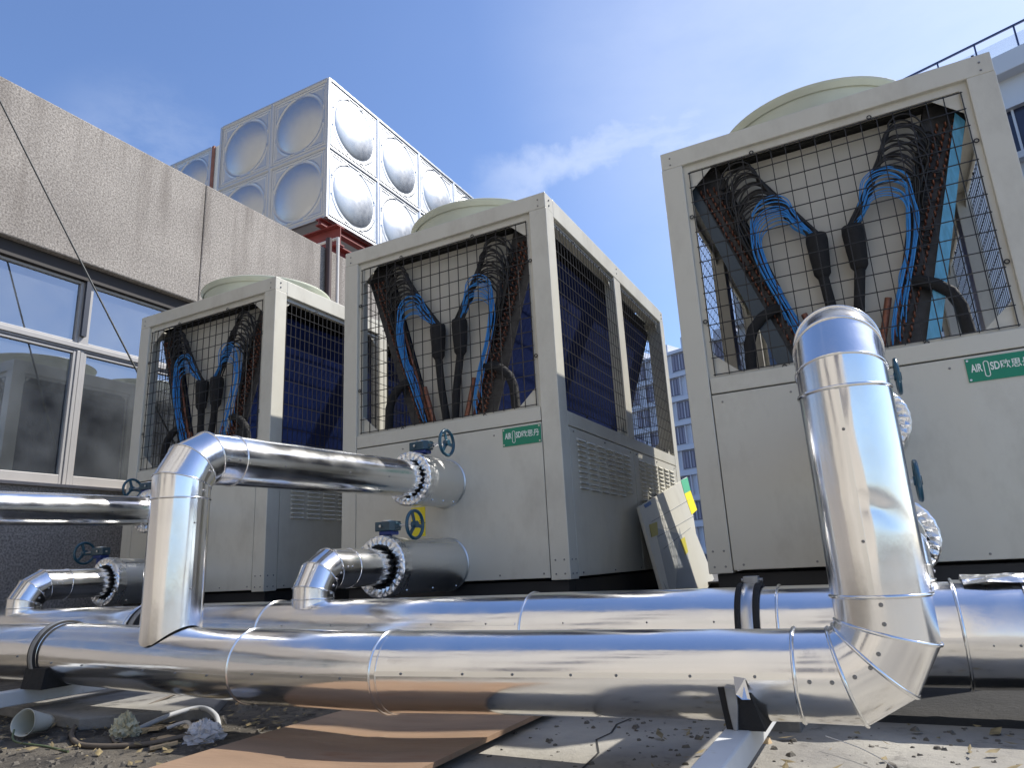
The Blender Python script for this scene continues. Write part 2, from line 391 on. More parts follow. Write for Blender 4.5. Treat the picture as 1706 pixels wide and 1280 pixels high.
def lettering(parent, x0, z0, w, h, y):
    """white characters on the sign; unit-local coordinates, facing -Y"""
    def text(s, size, x, z, space=1.0, sx=1.0, bold=0):
        cu = bpy.data.curves.new('tmp', 'FONT'); cu.body = s; cu.size = size; cu.space_character = space; cu.extrude = .0006
        cu.offset = bold
        to = bpy.data.objects.new('tmp', cu); COL.objects.link(to)
        bpy.context.view_layer.update()
        dg = bpy.context.evaluated_depsgraph_get(); me = bpy.data.meshes.new_from_object(to.evaluated_get(dg))
        vs = [(x + v.co.x*sx, y - .0008 - v.co.z, z + v.co.y) for v in me.vertices]
        fs = [tuple(p.vertices) for p in me.polygons]
        bpy.data.objects.remove(to); bpy.data.curves.remove(cu); bpy.data.meshes.remove(me)
        return vs, fs
    mb = MB()
    def fit(st, u0, u1, v0, v1, bold):
        vs, fs = text(st, .05, 0, 0, 1.0, 1.0, bold)
        xa = min(v[0] for v in vs); xb = max(v[0] for v in vs); za = min(v[2] for v in vs); zb = max(v[2] for v in vs)
        mb.add([(x0+w*(u0+(u1-u0)*(v[0]-xa)/(xb-xa)), v[1], z0+h*(v0+(v1-v0)*(v[2]-za)/(zb-za))) for v in vs], fs)
    fit('AIR', .065, .235, .40, .74, .0012); fit('SD', .355, .490, .40, .74, .0012); fit('\u6b27\u601d\u4e39', .505, .955, .38, .76, .0004)
    # the long O as a rounded slot
    cx, zc, rw, hh = x0+w*.297, z0+h*.50, .0100, .026
    pts = []
    for i in range(13): t = PI*i/12; pts.append((cx + rw*math.cos(t), zc + hh*.85 + rw*math.sin(t)))
    for i in range(13): t = PI + PI*i/12; pts.append((cx + rw*math.cos(t), zc - hh + rw*math.sin(t)))
    n = len(pts); wd = .0032; vs = []
    c0 = Vector((cx, 0))
    for (a, c) in pts:
        dz = (c - (zc + hh*.85)) if c > zc + hh*.85 else ((c - (zc-hh)) if c < zc-hh else 0)
        v = Vector((a-cx, dz)); v.normalize()
        vs.append((a, y-.0012, c)); vs.append((a - v.x*wd, y-.0012, c - v.y*wd))
    mb.add(vs, [(2*i, 2*i+1, (2*i+3) % (2*n), (2*i+2) % (2*n)) for i in range(n)])
    return obj('lettering', mb, M['white'], parent)

def make_unit():
    t = thing('cooling_unit', 'tmp', 'cooling unit', (UX['centre'], UY, UZ), 'large cream fan-topped cooling units in a row', local=True)
    # frame: posts, top beams, cross beams
    f = MB(); e = .11
    for x in (0, W-e):
        for y in (0, D_-e): f.box((x,y,0), (x+e,y+e,H-.1))
    for y in (.003, D_-e-.003): f.box((0+.002,y-.003,H-.1), (W-.002,y+e+.003,H))
    for x in (0, W-e): f.box((x,e+.001,H-.118), (x+e,D_-e-.001,H))
    for x in (0, W-.08):
        f.box((x+.002 if x==0 else x, 1.165, .90), (x+.08-.002 if x else x+.08, 1.30, H-.119))
    obj('frame', f, M['cream'], t, bevel=.004)
    # recessed rims round the openings
    for y in (.022, D_-.027):
        rim = MB()
        for (a, b) in (((e,.92),(e+.032,2.1)), ((W-e-.032,.92),(W-e,2.1)), ((e+.032,2.062),(W-e-.032,2.1)), ((e+.032,.92),(W-e-.032,.935))):
            rim.box((a[0],y,a[1]), (b[0],y+.005,b[1]))
        tri = .125
        for sx in (0,1):
            for sz in (0,1):
                xa = .13 if sx == 0 else W-.13; za = .93 if sz == 0 else 2.07
                dx = tri*1.1 if sx == 0 else -tri*1.1; dz = tri if sz == 0 else -tri
                gs = MB(); gs.prism([(xa,za),(xa+dx,za),(xa,za+dz)], 'y', y+.010, y+.014); obj('corner_gusset', gs, M['cream'], t)
        obj('opening_rim', rim, M['cream'], t)
    for sg in (1,-1):
        mp = side_map(sg)
        for y0, y1 in ((e,1.165),(1.30,D_-e)):
            rim = MB()
            for (a, b) in (((y0,2.05),(y1,2.082)),):
                p, q = mp(.022,a[0],a[1]), mp(.03,b[0],b[1]); rim.box((min(p[0],q[0]),p[1],p[2]), (max(p[0],q[0]),q[1],q[2]))
            for yc, dy in ((y0,.09),(y1,-.09)):
                for zc, dz in ((.9,.09),(2.07,-.09)):
                    xx = mp(.034,0,0)[0]; gs = MB(); gs.prism([(yc,zc),(yc+dy,zc),(yc,zc+dz)], 'x', xx, xx+.003); obj('corner_gusset', gs, M['cream'], t)
            obj('opening_rim', rim, M['cream'], t)
    # front and back lower panels + strip
    for nm, y0, y1 in (('front_panel', .001, .03), ('back_panel', D_-.03, D_-.001)):
        p = MB(); p.box((e+.004,y0,.012), (W-e-.004,y1,.834)); pf = obj(nm, p, M['cream'], t, bevel=.003)
        p = MB(); p.box((e+.004,y0+.001,.841), (W-e-.004,y1+.001,.919)); obj('cross_rail', p, M['cream'], t, bevel=.003)
        if nm == 'front_panel':
            s = MB()
            for x in (.16,.47,.79,1.10,1.36): screw(s, (x,.001,.035), (0,-1,0)); screw(s, (x,.001,.795), (0,-1,0))
            obj('screw_row', s, M['screw'], pf)
    ins = MB(); ins.box((.02,.034,.02),(W-.02,D_-.034,.895)); obj('inner_casing', ins, M['gap'], t)
    # side lower panels with pressed louvres
    for sg in (1,-1):
        mp = side_map(sg)
        for y0, y1 in ((.115,1.23),(1.236,2.34)):
            p = MB(); a = mp(.002,y0+.002,.012); b = mp(.028,y1-.002,.812)
            p.box((min(a[0],b[0]),a[1],a[2]), (max(a[0],b[0]),b[1],b[2])); pn = obj('side_panel', p, M['cream'], t, bevel=.003)
            l = MB()
            for r in range(10):
                for c in range(6):
                    yc = y0 + .10 + c*.158; zc = .475 + r*.030
                    if r == 0 and c > 4: continue
                    x0, x1 = mp(.001,0,0)[0], mp(-.011,0,0)[0]
                    l.add([(x0,yc,zc+.016),(x0,yc+.125,zc+.016),(x1,yc+.115,zc+.002),(x1,yc+.01,zc+.002),(x0,yc,zc),(x0,yc+.125,zc)],
                          [(0,1,2,3),(0,3,4),(1,5,2),(3,2,5,4)])
            obj('louvres', l, M['cream'], pn)
            s = MB(); xx = mp(.0,0,0)[0]
            for y in (y0+.06,(y0+y1)/2,y1-.06):
                for z in (.03,.79): screw(s, (xx + (.002*sg if 0 else 0),y,z), (sg,0,0))
            obj('screw_row', s, M['screw'], pn)
        p = MB(); a = mp(.001,.113,.818); b = mp(.028,D_-.113,.898)
        p.box((min(a[0],b[0]),a[1],a[2]), (max(a[0],b[0]),b[1],b[2])); obj('side_rail', p, M['cream'], t, bevel=.003)
    # post screws
    s = MB()
    for x in (.03,.08,W-.08,W-.03):
        for z in (.03,.10): screw(s, (x,0,z), (0,-1,0))
    for x in (W,):
        for y in (.03,.08):
            for z in (.03,.10): screw(s, (x,y,z), (1,0,0))
    for y in (.05,1.23,2.40):
        for z in (2.13,2.165): screw(s, (W,y,z), (1,0,0), .005)
    for x in (.05,W-.05):
        for z in (2.12,2.16): screw(s, (x,0,z), (0,-1,0))
    obj('screw_row', s, M['screw'], t)
    # base channel
    b = MB()
    b.box((.03,.04,-.11),(W-.03,.12,-.002)); b.box((.03,D_-.12,-.11),(W-.03,D_-.04,-.002))
    b.box((.03,.121,-.11),(.10,D_-.121,-.002)); b.box((W-.10,.121,-.11),(W-.03,D_-.121,-.002))
    obj('base_channel', b, M['darksteel'], t, bevel=.003)
    # wire grilles
    def grille(pt, w, h, nu, nv, nrm, hooks, th=.0042):
        m = MB()
        nrm = Vector(nrm)
        for i in range(nu+1):
            u = w*i/nu; m.bar(pt(u,-.006,0), pt(u,h+.006,0), th, th, nrm)
        for j in range(nv+1):
            v = h*j/nv; m.bar(pt(-.006,v,1), pt(w+.006,v,1), th, th, nrm)
        for u, v in hooks:
            m.torus(pt(u,v,0), nrm, .009, .0028, 12, 5)
        return m
    hk = [(.32,1.125),(.86,1.125),(.32,-.014),(.9,-.014),(-.014,.28),(-.014,.86),(1.244,.28),(1.244,.86)]
    obj('wire_grille', grille(lambda u,v,k: Vector((.14+u,.012-k*.0035,.935+v)), 1.23, 1.11, 18, 13, (0,-1,0), hk), M['black'], t)
    obj('wire_grille', grille(lambda u,v,k: Vector((.14+u,D_-.012+k*.0035,.935+v)), 1.23, 1.11, 18, 13, (0,1,0), hk), M['black'], t)
    for sg in (1,-1):
        for y0, y1 in ((.125,1.15),(1.315,2.335)):
            xx = W-.012 if sg > 0 else .012
            obj('wire_grille', grille(lambda u,v,k: Vector((xx+sg*k*.0035,y0+u,.925+v)), y1-y0, 1.12, 22, 13, (sg,0,0),
                [((y1-y0)*.3,1.13),((y1-y0)*.75,1.13),((y1-y0)*.3,-.012),((y1-y0)*.75,-.012)], .0030), M['black'], t)
    # V coils
    for sg in (1,-1):
        mx = (lambda x: W-x) if sg > 0 else (lambda x: x)
        c = MB(); c.prism([(mx(.13),1.97),(mx(.26),2.06),(mx(.60),.93),(mx(.47),.90)], 'y', .14, 2.33)
        co = obj('coil', c, M['coil'], t)
        for ya in (.126, 2.331):
          pl = MB(); pl.prism([(mx(.118),1.985),(mx(.15),2.085),(mx(.275),2.085),(mx(.610),.92),(mx(.47),.90),(mx(.455),.95)], 'y', ya, ya+.012)
          obj('end_plate', pl, M['endplate'], co)
        cb = MB()
        for k in range(34):
            q = k/33; z = 1.96 - q*1.0; xo = .155 + q*.355
            for row in range(3):
                x = mx(xo + .018 + row*.034)
                a = Vector((x, .127, z)); off_ = Vector((0, -.022, .012))
                pts = [a, a+Vector((0,-.018,.0)), a+Vector((0,-.028,.010)), a+Vector((0,-.018,.020)), a+Vector((0,0,.020))]
                cb.tube(pts, .0045, 6, caps=False)
        obj('return_bends', cb, M['copper'], co)
        hd = MB(); hd.tube([(mx(.34),.110,1.80),(mx(.50),.112,1.27),(mx(.605),.112,.93)], .009, 10)
        hd.tube([(mx(.575),.09,1.18),(mx(.645),.09,.93)], .015, 10)
        obj('copper_header', hd, M['copper'], co)
        # distributor, capillaries
        dx = mx(.685 if sg < 0 else .665)
        db = MB(); db.rev((dx,.085,0), [(.030,1.565),(.047,1.562),(.050,1.53),(.044,1.44),(.038,1.36),(.026,1.34)], 'z', 20)
        db.rev((dx,.085,0), [(.001,1.566),(.030,1.565)], 'z', 20, False)
        db.tube([(dx,.085,1.35),(mx(.70),.09,1.15),(mx(.73),.10,.90)], .024, 14)
        di = obj('distributor', db, M['rubber'], t)
        def cap(ctrl, cm, r=.0040):
            pts = []
            for i in range(len(ctrl)-1):
                a = ctrl[max(i-1,0)]; b_ = ctrl[i]; c_ = ctrl[i+1]; d_ = ctrl[min(i+2,len(ctrl)-1)]
                for s_ in range(5):
                    u = s_/5
                    pts.append(.5*((2*b_) + (c_-a)*u + (2*a-5*b_+4*c_-d_)*u*u + (3*b_-a-3*c_+d_)*u**3))
            pts.append(ctrl[-1])
            cm.tube([(mx(v.x), v.y, v.z) for v in pts], r, 6, caps=False)
        kb = MB(); kl = MB(); xin = lambda z: .26 + (2.06-z)*.30
        U = random.uniform; dxs = .685 if sg < 0 else .665
        def loop(A, B, h, n=5):
            c = (A+B)/2; return [Vector((c.x+(A.x-c.x)*math.cos(PI*i/n), A.y+(B.y-A.y)*i/n-.012*math.sin(PI*i/n), A.z+(B.z-A.z)*i/n + h*math.sin(PI*i/n))) for i in range(n+1)]
        NB = 24
        for k in range(NB):
            q = k/(NB-1); yy = .070 + U(-.022,.020); A = Vector((.455+.115*q+U(-.010,.010), yy, 1.965-.285*q)); ez = 1.93 - .60*q
            B = Vector((xin(A.z)+U(-.035,.030), yy+.01, A.z-.035)); h = min(.100+U(-.014,.010), 2.062-A.z)
            p0 = Vector((dxs+U(-.028,.028), .085+U(-.022,.02), 1.555))
            cap([p0, p0.lerp(A,.4)+Vector((-.006,0,.010))] + loop(A, B, h) + [Vector((xin(ez)+U(-.05,.01), .092, ez+.012)), Vector((xin(ez)-U(.03,.10), .112, ez-.015))], kb, .0049)
        for k in range(12):
            q = k/11; yy = .055 + U(-.02,.018); A = Vector((.600-.012*q+U(-.008,.008), yy, 1.715-.095*q)); w_ = U(-.020,.020)
            B = Vector((.405+.022*q+w_*.6, yy, 1.70-.12*q)); ez = 1.26 - .32*q
            p0 = Vector((dxs+U(-.024,.024), .08+U(-.02,.02), 1.555))
            cap([p0, p0.lerp(A,.45)+Vector((-.008,0,.006))] + loop(A, B, .100-.045*q) + [Vector((.418+w_*1.3, yy, 1.52)), Vector((.455+w_, yy, 1.36)),
                 Vector((xin(max(ez+.06,1.06))+w_*1.3-.006, yy+.01, max(ez+.06,1.06))), Vector((xin(ez)-.010+w_, .10, ez-.03))], kl, .0029)
        kt = MB()
        kt.torus((mx(.462),.060,1.36),(mx(.3)-mx(0),0,-1),.024,.0022,14,5)
        obj('black_capillaries', kb, M['blacktube'], di); obj('blue_capillaries', kl, M['blue'], di)
        # foam covered elbow hose
        hs = MB(); hs.tube([(mx(.50),.10,1.235),(mx(.44),.085,1.232),(mx(.385),.08,1.20),(mx(.335),.08,1.15),(mx(.31),.08,1.08),(mx(.30),.085,.90)], .027, 14)
        obj('elbow_hose', hs, M['rubber'], t)
    for ya in (.150, 2.30):
        pl = MB(); pl.prism([(.285,2.075),(W-.285,2.075),(W-.615,.905),(.615,.905)], 'y', ya, ya+.006); obj('coil_cover', pl, M['cream_dull'], t)
    fl = MB(); fl.box((.03,.035,.897),(W-.03,D_-.035,.902)); obj('floor_plate', fl, M['cream_dull'], t)
    # top deck with two fan openings (ring walls standing on it)
    dk = MB(); dk.box((e+.001,e+.115,H-.03),(W-e-.001,D_-e-.115,H-.022)); obj('top_deck', dk, M['cream_dull'], t)
    dk2 = MB(); dk2.prism([(.13,2.085),(W-.13,2.085),(W-.13,2.098),(.13,2.098)], 'y', .115, D_-.115); obj('deck_underside', dk2, M['gap'], t)
    for yc in (.62, 1.84):
        s = MB()
        s.rev((W/2,yc,0), [(.560,2.168),(.560,2.182),(.515,2.186),(.497,2.22),(.492,2.29),(.500,2.35),(.515,2.383),(.524,2.392),(.528,2.388),(.522,2.376),(.508,2.35)], 'z', 72)
        s.rev((W/2,yc,0), [(.515,2.383),(.500,2.37),(.487,2.33),(.482,2.22),(.482,2.17)], 'z', 72)
        sh = obj('fan_shroud', s, M['grp'], t)
        g = MB()
        for k in range(9): g.torus((W/2,yc,2.372), (0,0,1), .06+k*.053, .0022, 48, 4)
        for k in range(12):
            a = k*PI/6; g.bar((W/2+.04*math.cos(a),yc+.04*math.sin(a),2.376),(W/2+.505*math.cos(a),yc+.505*math.sin(a),2.376),.005,.004)
        obj('fan_guard', g, M['black'], sh)
        bl = MB()
        bl.cyl((W/2,yc,2.21),(W/2,yc,2.33),.09,n=24)
        for k in range(4):
            a0 = k*PI/2
            bl.grid(lambda u,v: (W/2+(.08+.38*u)*math.cos(a0+(v-.5)*.75), yc+(.08+.38*u)*math.sin(a0+(v-.5)*.75), 2.25+.05*v), 5, 5)
        obj('fan_blades', bl, M['darksteel'], sh, solid=.004)
        bo = MB()
        for k in range(12):
            a = k*PI/6+.2; d = Vector((math.cos(a),math.sin(a),0)); screw(bo, Vector((W/2,yc,2.372))+d*.512, d, .006)
        obj('rim_bolts', bo, M['darksteel'], sh)
    # name plate
    n = MB(); n.box((1.157,-.0035,.722),(1.393,.0012,.822)); sign = obj('name_plate', n, M['green'], t)
    sign['label'] = 'green name plate with white lettering'
    lettering(sign, 1.157, .722, .236, .10, -.0035)
    r = MB()
    for x in (1.165,1.385):
        for z in (.731,.813): r.cyl((x,-.0035,z),(x,-.0065,z),.0045,n=10)
    obj('rivets', r, M['steel'], sign)
    return t

unit = make_unit(); uR = make_unit(); uL = make_unit()
unit['label'] = 'middle cream cooling unit, with a yellow sticker behind its lower valve wheel'
uR.location = (UX['right'], UY, UZ+ZO)
uR['label'] = 'largest cream cooling unit, with light blue coil edge, behind the tall upright silver pipe'
uL.location = (UX['left'], UY, UZ+ZO)
uL['label'] = 'smallest cream cooling unit, nearest the window wall of pebbled concrete'
ROOTLOC[uR.name] = ROOTLOC[uL.name] = (0,0,0)
# what is peculiar to one unit
pf = MB(); pf.prism([(W-.135,1.945),(W-.165,2.0),(W-.47,.93),(W-.415,.93)], 'y', .088, .121)
o = obj('coil_edge_plate', pf, M['bluefilm'], uR); o['label'] = 'coil edge plate still under light blue film'
pf = MB(); pf.prism([(.115,1.955),(.15,2.0),(.51,.93),(.43,.93)], 'y', .088, .121); obj('coil_edge_plate', pf, M['greyplate'], uR)

# ------------------------------------------------------------------ steel beams carrying the units
for i, (y, lb) in enumerate(((UY+.10, 'dark steel beam under the front edge of the units'), (UY+D_-.18, 'dark steel beam under the rear edge of the units'))):
    b = MB(); zt = UZ-.111; zb_ = -ZO
    b.box((-5.3,y,zt-.014),(1.2,y+.16,zt)); b.box((-5.3,y,zb_),(1.2,y+.16,zb_+.014)); b.box((-5.3,y+.073,zb_+.0141),(1.2,y+.087,zt-.0141))
    o = obj('steel_beam', b, M['darksteel'], loc=(-2,y,zb_)); tag(o, lb, 'steel beam', 'dark steel beams under the units')

# ================================================================== stubs, collars and valves
def foil_collar(mb, x, y, z, ro, ri, seed=0):
    """pleated ring of foil folded over the end of the sleeve"""
    rnd = random.Random(seed); n = 27
    prof = []
    vs = []; rows = 6
    for j in range(rows):
        for i in range(n*2):
            a = 2*PI*i/(n*2) + (rnd.uniform(-.02,.02))
            pl = (1 if i % 2 else -1)
            if j == 0: r, h = ro+.001+pl*.0005, .055+rnd.uniform(-.008,.01)
            elif j == 1: r, h = ro+.002+pl*.0006, .03
            elif j == 2: r, h = ro+.001+pl*.0012, .0
            elif j == 3: r, h = ro-.005, -.006+pl*.0012
            elif j == 4: r, h = (ro+ri)/2, -.007+pl*.0022+rnd.uniform(-.001,.001)
            else: r, h = ri+rnd.uniform(-.006,.006), -.002+pl*.006+rnd.uniform(-.004,.004)
            vs.append((x+r*math.cos(a), y+h, z+r*math.sin(a)))
    N2 = n*2
    mb.add(vs, [(j*N2+i, j*N2+(i+1)%N2, (j+1)*N2+(i+1)%N2, (j+1)*N2+i) for j in range(rows-1) for i in range(N2)], False)
def stub(x, z, y0, r, label, seed, name='pipe_stub'):
    t = thing(name, label, 'pipe stub', (x, UY, z), 'short wide silver pipe stubs in the unit fronts')
    m = MB(); m.rev((x,0,z), [(r,y0),(r+.0005,(y0+UY)/2),(r,UY-.002)], 'y', 64)
    m.rev((x,0,z), [(r+.001,UY-.010),(r+.006,UY-.002)], 'y', 64)
    sl = obj('sleeve', m, M['sleeve'], t)
    s = MB(); a = -.95
    for k in range(3):
        yy = y0+.1+k*(UY-y0-.14)/2
        screw(s, (x+r*math.cos(a),yy,z+r*math.sin(a)), (math.cos(a),0,math.sin(a)), .005)
    s.bar((x+r*.62,y0+.07,z+r*.785),(x+r*.62,UY-.01,z+r*.785),.010,.002,(.62,0,.785)); obj('lap_seam', s, M['bead'], sl)
    f = MB(); foil_collar(f, x, y0, z, r+.006, r-.036, seed); obj('foil_collar', f, M['crumple'], t)
    k = MB(); k.rev((x,0,z), [(r-.001,y0+.02),(r-.02,y0+.004),(.092,y0+.004),(.090,y0+.07)], 'y', 48); obj('foam_lining', k, M['rubber'], t)
    return t
def valve(x, y, z, sg, label, yellow=False):
    """worm gear box with hand wheel; sg=+1 wheel to the right"""
    t = thing('hand_wheel_valve', label, 'valve', (x, y, z), 'dark hand wheel valves on the pipe stubs')
    b = MB()
    b.prism([(x-.060,y-.032),(x+.040,y-.040),(x+.062,y-.022),(x+.062,y+.026),(x+.03,y+.04),(x-.055,y+.03)], 'z', z+.052, z+.098) if 0 else None
    pts = [(x-.062*sg,y-.030),(x+.038*sg,y-.040),(x+.062*sg,y-.020),(x+.062*sg,y+.026),(x+.03*sg,y+.04),(x-.055*sg,y+.03)]
    b.prism(pts, 'z', z+.050, z+.098)
    b.cyl((x+.060*sg,y-.005,z+.072),(x+.082*sg,y-.005,z+.072),.018,.013,n=14)
    gb = obj('gear_box', b, M['teal'], t, bevel=.004)
    c = MB(); c.cyl((x,y,z+.098),(x,y,z+.104),.030,n=20); c.cyl((x-.02*sg,y-.0375,z+.075),(x-.02*sg,y-.042,z+.075),.007,n=10); c.cyl((x-.0635*sg,y-.005,z+.072),(x-.068*sg,y-.005,z+.072),.006,n=8)
    obj('bolt_row', c, M['steel'], gb)
    n = MB(); n.prism([(x-.035,y-.03),(x+.045,y-.03),(x+.045,y+.03),(x-.035,y+.03)], 'z', z+.030, z+.0498); n.cyl((x,y,z-.02),(x,y,z+.03),.022,n=16)
    obj('mounting_flange', n, M['deepblue'], t, bevel=.003)
    s = MB(); xs = x + .17*sg
    s.cyl((x+.08*sg,y-.005,z+.072),(xs+.004*sg,y-.005,z+.072),.0065,n=12); obj('shaft', s, M['steel'], t)
    w = MB(); w.torus((xs,y-.005,z+.072), (1,0,0), .068, .0088, 40, 10)
    w.cyl((xs-.014,y-.005,z+.072),(xs+.014,y-.005,z+.072),.017,n=16)
    for k in range(3):
        a = PI/2 + k*2*PI/3 + .35
        d = Vector((0, math.cos(a), math.sin(a))); c0 = Vector((xs,y-.005,z+.072))
        w.bar(c0+d*.012, c0+d*.066, .017, .007, (1,0,0))
    obj('hand_wheel', w, M['tealwheel'], t)
    return t
stx = .765
RU, ZU, YU = .136, .476, 3.00
RL, ZL, YL = .141, .028, 2.76
for nm, ux, sg in (('centre', UX['centre'], 1), ('left', UX['left'], -1), ('right', UX['right'], 1)):
    x = ux + stx + .0
    txt = {'centre': 'on the middle unit', 'left': 'on the unit nearest the window wall', 'right': 'on the largest unit, behind the upright pipe'}[nm]
    stub(x, ZU, YU, RU, 'upper wide silver pipe stub ' + txt, 3+int(x*10))
    stub(x, ZL, YL, RL, 'lower wide silver pipe stub ' + txt, 5+int(x*10))
    dxv = {'centre': (0,.0), 'left': (-.17+.0,-.21), 'right': (-.04,-.008)}[nm]
    wl = {'centre': 'above the upper pipe stub of the middle unit', 'left': 'beside the window wall, the upper of its two', 'right': 'seen edge-on right of the tall upright pipe, upper one'}[nm]
    wl2 = {'centre': 'in front of the yellow sticker on the middle unit', 'left': 'beside the window wall, the lower of its two', 'right': 'seen edge-on right of the tall upright pipe, lower one'}[nm]
    valve(x+dxv[0], 3.12, ZU+.115, sg, 'dark teal valve wheel ' + wl)
    valve(x-.045+dxv[1], 2.88, ZL+.125, sg, 'dark teal valve wheel ' + wl2)
# yellow sticker behind the lower wheel of the middle unit
y = MB(); y.box((.528,-.0012,.272),(.625,.0005,.438)) ; o = obj('yellow_sticker', y, M['yellow'], unit)
y = MB(); y.box((.585,-.0022,.345),(.625,-.0013,.349)); y.box((.585,-.0022,.357),(.618,-.0013,.361)); obj('printed_lines', y, M['black'], o)

# ================================================================== PIPES
def lap(t, p, q, nrm, w=.012, sp=.11, mat_='bead', screws=True, h=.0018):
    s = MB(); s.bar(p, q, w, h, nrm); sm = obj('lap_seam', s, M[mat_], t)
    if screws:
        k = MB(); p = Vector(p); q = Vector(q); n = max(2, int((q-p).length/sp))
        for i in range(n): screw(k, p.lerp(q, (i+.5+.12*math.sin(i*2.3))/n) + Vector(nrm).normalized()*(h*.5) , nrm, .0026)
        obj('seam_screws', k, M['screw'], sm)
def surf(axis_p, r, ang):
    """point on an X-running pipe at angle ang above the horizontal, on the camera side"""
    return Vector((axis_p[0], axis_p[1]-r*math.cos(ang), axis_p[2]+r*math.sin(ang))), Vector((0,-math.cos(ang),math.sin(ang)))

# --- front header with its right hand elbow, tall riser, top elbow and run to the unit
HY = 1.64
t = thing('header_pipe', 'long silver front pipe that bends up into the tall upright pipe', 'pipe', (-2.0,HY,-.36), 'big silver header pipes')
ST = [[(-5.5,-.232,.1),(-2.80,-.228,.102)], [(-2.775,-.230,.105),(-1.765,-.258,.1045)], [(-1.785,-.258,.1085),(-1.235,-.264,.1035)],
      [(-1.255,-.263,.1065),(-1.20,-.262,.104),(-.90,-.257,.099),(-.205,-.247,.090)]]
for k, stn in enumerate(ST):
    m = MB(); n = 80; vs = []; fine = []
    for i in range(len(stn)-1):
        a, b = stn[i], stn[i+1]; c = 12
        for j in range(c): u = j/c; fine.append([a[q]*(1-u)+b[q]*u for q in range(3)])
    fine.append(list(stn[-1]))
    for X, z, r in fine:
        for i in range(n): a = 2*PI*i/n; vs.append((X, HY+r*math.cos(a), z+r*math.sin(a)))
    m.add(vs, [(j*n+i, j*n+(i+1)%n, (j+1)*n+(i+1)%n, (j+1)*n+i) for j in range(len(fine)-1) for i in range(n)], True)
    seg = obj('cladding_section', m, M['pipeX'], t)
    for e_ in ((stn[-1],) if k < 1 else (stn[0], stn[-1])):
        add_beads(seg, [ring_at((e_[0],HY,e_[1]), (1,0,0), e_[2]+.0005)], .0034)
    ang = math.radians({0: -2, 1: -10, 2: -3, 3: 5}[k])
    p, nn = surf((stn[0][0]+.02,HY,stn[0][1]), stn[0][2], ang); q, _ = surf((stn[-1][0]-.01,HY,stn[-1][1]), stn[-1][2], ang)
    if k == 3:
        mid, _ = surf((-.90,HY,-.257), .099, ang); lap(seg, p, mid, nn, sp=.12); lap(seg, mid, q, nn, sp=.12)
    else: lap(seg, p, q, nn, w=.009, sp=.16)
XR, RR, LR = -.030, .092, .062
z0 = -.247
P = [(-.205,HY,z0), (XR-LR*1.366,HY,z0), (XR-LR*.5,HY,z0+LR*.5), (XR,HY,z0+LR*1.366), (XR,HY,-.092)]
m, rg = gored(P, .0915); el_ = obj('bottom_elbow', m, M['pipeZ'], t)
add_beads(el_, [r_[0] for r_ in rg[1:]] + [rg[0][0]], .0042)
sc_ = MB()
for (a, b, o_) in ((P[0],P[1],.3),(P[0],P[1],.75),(P[1],P[2],.35),(P[1],P[2],.9),(P[2],P[3],.4),(P[3],P[4],.3),(P[3],P[4],.8)):
    c = Vector(a).lerp(Vector(b), o_); c.y -= .0915; screw(sc_, c, (0,-1,0), .0034)
obj('screw_row', sc_, M['screw'], el_)
# riser: slightly oval and dented shell
m = MB(); n = 96; nz = 60
def riser_pt(i, j):
    a = 2*PI*i/n; z = -.092 + (.328+.092)*j/nz; r = RR + .0004
    # a dent about two thirds of the way down and a long shallow valley beside the lap
    da = math.atan2(math.sin(a+1.28), math.cos(a+1.28))
    r -= .0030*max(0, 1-abs(z-.075)/.045)*max(0, 1-abs(da+.4*(z-.075)/.05)/.55)
    r += .0010*math.exp(-((z-.0)/.05)**2 - ((da-.2)/.3)**2)
    da2 = math.atan2(math.sin(a+1.62), math.cos(a+1.62)); r -= .0022*math.exp(-(da2/.12)**2)*(.5+.5*math.sin(z*21))
    return (XR + r*math.cos(a), HY + r*math.sin(a), z)
m.add([riser_pt(i,j) for j in range(nz+1) for i in range(n)], [(j*n+i, j*n+(i+1)%n, (j+1)*n+(i+1)%n, (j+1)*n+i) for j in range(nz) for i in range(n)], True)
rs = obj('riser', m, M['pipeZ'], t)
add_beads(rs, [ring_at((XR,HY,-.092),(0,0,1),RR+.001), ring_at((XR,HY,.328),(0,0,1),RR+.001)], .0040)
a_ = math.radians(-97); lap(rs, (XR+RR*math.cos(a_),HY+RR*math.sin(a_),-.09), (XR+RR*math.cos(a_),HY+RR*math.sin(a_),.322), (math.cos(a_),math.sin(a_),0), w=.009, sp=.2)
ZR = ZU-.018
P = [(XR,HY,.328),(XR,HY,ZR-LR*1.366),(XR,HY+LR*.5,ZR-LR*.5),(XR,HY+LR*1.366,ZR)]
P2 = P + [(XR,2.0,ZR)]
m, rg = gored(P2, RR-.0005); te = obj('top_elbow', m, M['pipeZ'], t)
add_beads(te, [r_[0] for r_ in rg[1:]], .0034)
m, rg = gored([(XR,2.0,ZR),(UX['right']+stx,3.035,ZU)], RR-.0008); br = obj('branch_run', m, M['pipeY'], t)

